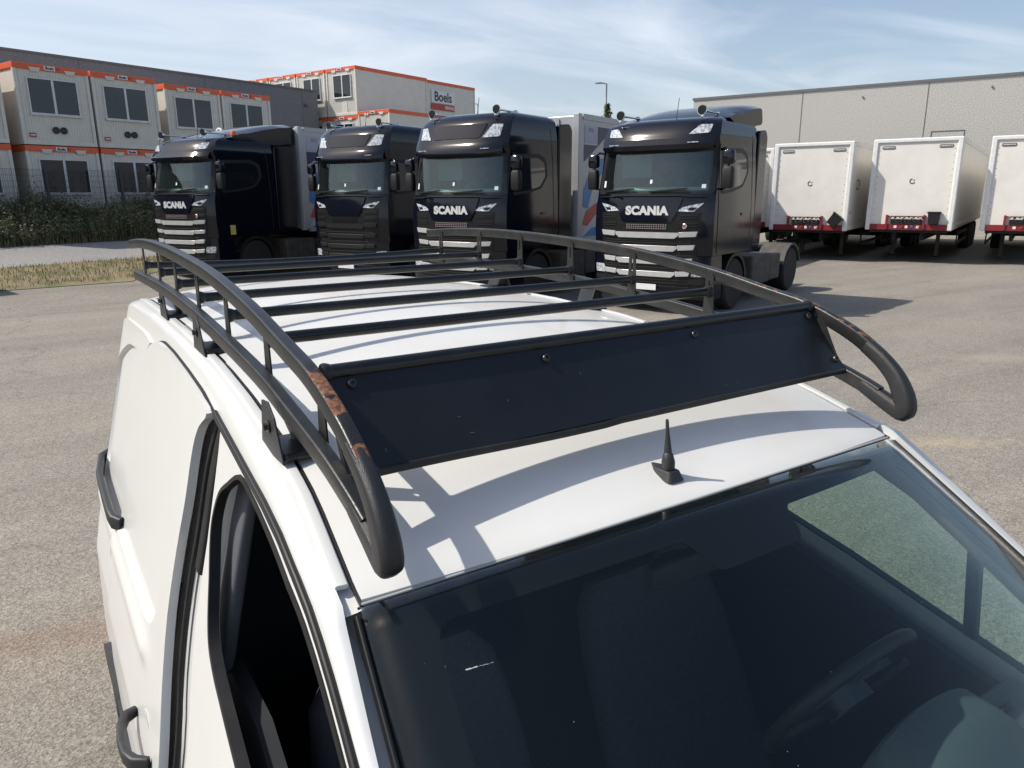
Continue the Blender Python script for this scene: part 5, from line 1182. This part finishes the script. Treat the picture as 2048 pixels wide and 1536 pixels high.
for k, yel in ((0, 0),):
    q = MB(); q.box(1.247, 1.255, .62, .78, 1.18, 1.42); link('yellow_sticker', q, pm('yellow_sticker', (.55, .46, .12), .5), t1)
for x in (-.80, .80):
    q = MB(); q.lathe((x*.96, .10, 1.645), (0, -1, 0), [(.04, 0), (.042, .02), (.02, .035)], 12); link('marker_lamp', q, AMBER, t1); q = MB(); q.lathe((x*1.12, .16, 1.66), (0, -1, 0), [(.05, 0), (.052, .02), (.03, .03)], 12); link('marker_lamp', q, TLENS, t1)
t3 = make_truck(True, True, True, spoiler=False); t3.location = (6.566, 13.777, 0); t3.rotation_euler = (0, 0, R(-67.3))
tag(t3, 'high-roofed black truck with silver grille bars, third from the left', 'truck', TG)
t2 = make_truck(True, False, False, spoiler=False); t2.location = (5.744, 17.728, .03); t2.rotation_euler = (0, 0, R(-65.5))
tag(t2, 'high-roofed all black truck without badge or silver bars, second from left', 'truck', TG)

# ================================================================== silver trailers behind the tractors
TSILV = pm('silver_trailer_panel', (.42, .43, .45), .38, .3, col2=(.38, .39, .41), scale=2)
NAVY = pm('graphic_navy', (.025, .025, .085), .4); BLUE = pm('graphic_blue', (.035, .22, .55), .4); LRED = pm('graphic_red', (.55, .06, .05), .4); WGRAY = pm('graphic_pale', (.58, .58, .66), .4)
def silver_trailer(P, rz, label, pw=.14):
    t = empty('box_trailer', P, rz); L = 13.6
    q = MB(); q.box(-1.25, 1.25, .06, L, 1.22, 3.96); link('box_body', q, TSILV, t, bevel=.02)
    for s in (-1, 1):
        for y0, y1 in ((0, pw), (L-.15, L+.02)):
            q = MB(); q.box(*sorted((s*1.12, s*1.275)), y0, y1, 1.18, 4.0); link('corner_post', q, TSILV, t, bevel=.02, bseg=3)
        q = MB(); q.box(*sorted((s*1.2, s*1.268)), .22, L-.15, 3.88, 4.0); link('roof_rail', q, TSILV, t); q = MB(); q.box(*sorted((s*1.2, s*1.268)), .22, L-.15, 1.14, 1.24); link('side_rail', q, TSILV, t)
    q = MB()
    for x in (-.7, 0, .7): q.box(x-.03, x+.03, .03, .06, 1.25, 3.9)
    q.box(-.9, .9, -.25, .05, 3.2, 3.9) if False else None
    link('front_ribs', q, TSILV, t)
    def dec(name, poly, mat, k=0, par=None):
        mb = MB(); mb.prism(poly, 'x', 1.2515+k*.0015, 1.2535+k*.0015); return link(name, mb, mat, par or t)
    dec('white_graphic', [(.24, 1.3), (2.3, 3.75), (4.2, 3.75), (2.0, 1.3)], WGRAY, 0)
    dec('navy_graphic', [(.28, 2.95), (.28, 3.34), (.95, 3.34), (.95, 3.76), (1.75, 3.76)], NAVY, 1)
    dec('blue_graphic', [(.26, 1.95), (.30, 2.35), (.6, 2.75), (1.1, 3.05), (1.8, 3.12), (2.3, 2.9), (1.7, 2.9), (1.1, 2.65), (.7, 2.3), (.5, 1.9)], BLUE, 2)
    dec('red_graphic', [(.26, 1.55), (.45, 1.85), (1.0, 2.05), (1.6, 2.0), (2.2, 2.2), (2.2, 1.9), (1.4, 1.7), (.9, 1.75), (.5, 1.5)], LRED, 3)
    dec('blue_graphic', [(.3, 1.26), (.7, 1.45), (1.5, 1.5), (2.3, 1.75), (2.6, 1.5), (1.6, 1.26)], BLUE, 1)
    b_ = dec('name_block', [(.30, 3.38), (.90, 3.38), (.90, 3.76), (.30, 3.76)], pm('pale_sign', (.45, .45, .52), .5), 2)
    for k in range(3): link('lettering', text_mb('EESI', .13, frame_mat((1.2585, .60, 3.66-.10*k), (0, 1, 0), (0, 0, 1)), .002, .002), pm('grey_print', (.25, .25, .32), .5), b_) if k < 1 else None
    q = MB(); q.box(-.5, .5, .4, L-.3, .95, 1.14); q.box(-.6, -.5, 7.6, 7.8, .3, 1.0); link('chassis', q, CHASS, t)
    for s in (-1, 1):
        for y in (8.6, 9.9, 11.2):
            q = MB(); q.lathe((s*.85, y, .5), (s, 0, 0), [(.3, 0), (.47, 0), (.5, .04), (.5, .34), (.47, .38), (.3, .37)], 24); wh = link('wheel', q, TYRE, t, smooth=40); q = MB(); q.lathe((s*1.12, y, .5), (s, 0, 0), [(.0, .07), (.1, .07), (.13, .0), (.3, .08)], 20); link('rim', q, RIMM, wh)
    return tag(t, label, 'trailer', 'silver trailers coupled behind the black trucks')
def behind(tr, d, dz=0):
    a = tr.rotation_euler.z; return Vector((tr.location.x-math.sin(a)*d, tr.location.y+math.cos(a)*d, dz))
silver_trailer(behind(t3, 3.08), R(-67.3), 'silver box trailer with blue and red swooshes behind the third truck')
silver_trailer(behind(t1, 3.18, .1), R(-63.5), 'silver box trailer with navy corner behind the leftmost truck')
silver_trailer(behind(t2, 3.5, .03), R(-65.5), 'silver box trailer mostly hidden behind the second truck')

# ================================================================== white trailers
CREAM = pm('cream_trailer_panel', (.74, .71, .655), .42, col2=(.66, .63, .57), scale=1.6, detail=8, lo=.4, hi=.75)
CREAM2 = pm('white_trailer_frame', (.76, .76, .74), .35)
TRED = pm('trailer_red_frame', (.24, .016, .022), .45, col2=(.17, .013, .018), scale=4)
LOGOB = pm('logo_blue_grey', (.06, .08, .15), .5)
def white_trailer(P, rz, label, sign=None, bucket=None, grime=0):
    t = empty('box_trailer', P, rz); L = 13.5; z0, z1 = 1.06, 3.86
    q = MB(); q.box(-1.17, 1.17, .05, L, z0+.04, z1-.05); link('box_body', q, CREAM, t)
    for s in (-1, 1):
        q = MB(); q.box(*sorted((s*1.10, s*1.25)), .0, .17, z0-.02, z1-.06); link('corner_post', q, CREAM2, t, bevel=.035, bseg=4)
        q = MB(); q.box(*sorted((s*1.16, s*1.245)), .172, L, z0+.0, z0+.16); q.box(*sorted((s*1.16, s*1.245)), .172, L, z1-.14, z1-.02); q.box(*sorted((s*1.165, s*1.232)), .172, L, z0+.30, z0+.36); link('side_rail', q, CREAM, t, bevel=.008)
        q = MB(); q.box(*sorted((s*1.171, s*1.225)), .172, L-.02, z0+.162, z1-.142); link('side_panel', q, CREAM, t)
    q = MB(); q.box(-1.25, 1.25, .0, .16, z1-.13, z1); link('top_rail', q, CREAM2, t, bevel=.035, bseg=4)
    for s in (-1, 1):
        for k in range(12):
            z = z0+.25+k*.20; q = MB(); q.lathe((s*1.04, .05, z), (0, -1, 0), [(.012, 0), (.009, .008), (0, .010)], 8); link('rivet', q, DIRTY, t)
    for x in (-.80, .80):
        q = MB(); q.prism(rpoly([(x-.19, z1-.31), (x+.19, z1-.31), (x+.19, z1-.22), (x-.19, z1-.22)], .045), 'y', .036, .05); b_ = link('maker_plate', q, BLACKP, t)
        link('lettering', text_mb('VAN|HOOL', .062, frame_mat((x, .033, z1-.265), (1, 0, 0), (0, 0, 1)), .003, .002, 1.1), WHITEP, b_)
    # ring logo, open at the top right
    q = MB(); pts = []
    for a in range(95, 346, 15): pts.append((.085*math.cos(R(a)), .085*math.sin(R(a))))
    inner = [(.057*math.cos(R(a)), .057*math.sin(R(a))) for a in range(341, 94, -15)]
    q.prism([(x-.02, z+2.56) for x, z in pts+inner], 'y', .042, .0495); link('ring_logo', q, LOGOB, t)
    q = MB(); q.prism([(.0, 2.58), (.03, 2.58), (.05, 2.61), (.02, 2.61)], 'y', .042, .0495); link('logo_dot', q, LOGOB, t)
    # red front beam with connectors
    q = MB(); q.box(-1.10, 1.10, -.015, .04, z0-.01, z0+.17); bm_ = link('front_beam', q, TRED, t, bevel=.006)
    q = MB()
    for x in (-.62, .45): q.box(x-.03, x+.03, -.06, .04, z0+.02, z0+.46)
    link('ladder_frame', q, TRED, t)
    q = MB(); q.box(-.60, .44, -.05, -.02, z0+.40, z0+.43); q.box(-.50, .40, -.04, .03, z0+.19, z0+.33); link('connector_panel', q, TGREY2, t)
    for k in range(8):
        x = -.5+k*.13; q = MB(); q.lathe((x, -.02, z0+.40-.02*(k % 2)), (0, -1, 0), [(.035, 0), (.03, .05), (.015, .07)], 8); link('air_coupling', q, [REDL, TGREY, DIRTY][k % 3], t)
    for k, m2 in enumerate((WHITEP, REDL, WHITEP, BLUE, WHITEP)):
        x = -.35+k*.16; q = MB(); q.box(x-.04, x+.04, -.024, -.016, z0+.05, z0+.13); link('warning_sticker', q, m2, bm_)
    for k in range(3):
        q = MB(); q.sweep(cr([(-.4+.25*k, -.05, z0+.36), (-.3+.25*k, -.12, z0+.24), (-.2+.25*k, -.10, z0+.27), (-.15+.25*k, -.05, z0+.37)], 4), csec(.012, 6), Vector((0, 1, .3))); link('air_hose', q, SEAL, t)
    if bucket:
        q = MB(); x, tilt = bucket; q.prism([(-.14, 0), (.14, 0), (.17, .34), (-.17, .34)], 'y', -.16, .02); q.box(-.19, .19, -.17, .03, .34, .39)
        q.v = [Vector((v.x*math.cos(tilt)-v.z*math.sin(tilt)+x, v.y, v.x*math.sin(tilt)+v.z*math.cos(tilt)+z0+.18)) for v in q.v]; link('black_hose_box', q, TGREY2, t, bevel=.012)
    if sign:
        link('side_number', text_mb(sign, .50, frame_mat((1.229, 1.25, 2.50), (0, 1, 0), (0, 0, 1)), .003, .0, .8, .9), pm('faded_print', (.20, .20, .19), .6), t)
    q = MB(); q.lathe((1.226, .42, 1.62), (1, 0, 0), [(.05, 0), (.05, .004)], 16); link('round_mark', q, LOGOB, t)
    # chassis, legs, under-run guards, axles
    q = MB(); q.box(-1.1, 1.1, .05, L, z0-.09, z0-.02); q.box(-.45, -.35, .3, L, .72, z0-.09); q.box(.35, .45, .3, L, .72, z0-.09); link('chassis', q, CHASS, t)
    for s in (-1, 1):
        q = MB(); q.box(*sorted((s*.62, s*.74)), 2.35, 2.47, .10, .98); q.box(*sorted((s*.56, s*.80)), 2.26, 2.56, -.0, .06); link('landing_leg', q, DIRTY, t, bevel=.01)
        q = MB(); q.box(*sorted((s*1.16, s*1.20)), 3.0, 7.2, .45, .55); q.box(*sorted((s*1.16, s*1.20)), 3.0, 7.2, .78, .88); q.box(*sorted((s*1.16, s*1.20)), 3.0, 3.1, .45, .95); link('side_guard', q, DIRTY, t)
        for y in (8.6, 9.9, 11.2):
            q = MB(); q.lathe((s*.85, y, .5), (s, 0, 0), [(.3, 0), (.47, 0), (.5, .04), (.5, .34), (.47, .38), (.3, .37)], 24); wh = link('wheel', q, TYRE, t, smooth=40); q = MB(); q.lathe((s*1.12, y, .5), (s, 0, 0), [(.0, .07), (.1, .07), (.13, .0), (.3, .08)], 20); link('rim', q, RIMM, wh)
    q = MB(); q.box(-1.1, 1.1, 7.3, 12.0, .55, .95); link('axle_block', q, CHASS, t)
    return tag(t, label, 'trailer', 'white box trailers parked in front of the pale hall')
white_trailer((21.18, 15.74, -.04), R(-68), 'cream box trailer numbered on its side, leftmost of the three in view', 'C29', (.75, R(-38)))
white_trailer((22.84, 13.24, .0), R(-68), 'cream box trailer with an upright black box beside its hoses, middle one', None, (.72, 0))
white_trailer((25.72-1.1, 11.27-.75, .0), R(-68), 'cream box trailer cut by the right picture edge')
white_trailer(AB(27.6, 9.75, -.05), R(-68), 'white trailer almost hidden behind the rightmost truck')
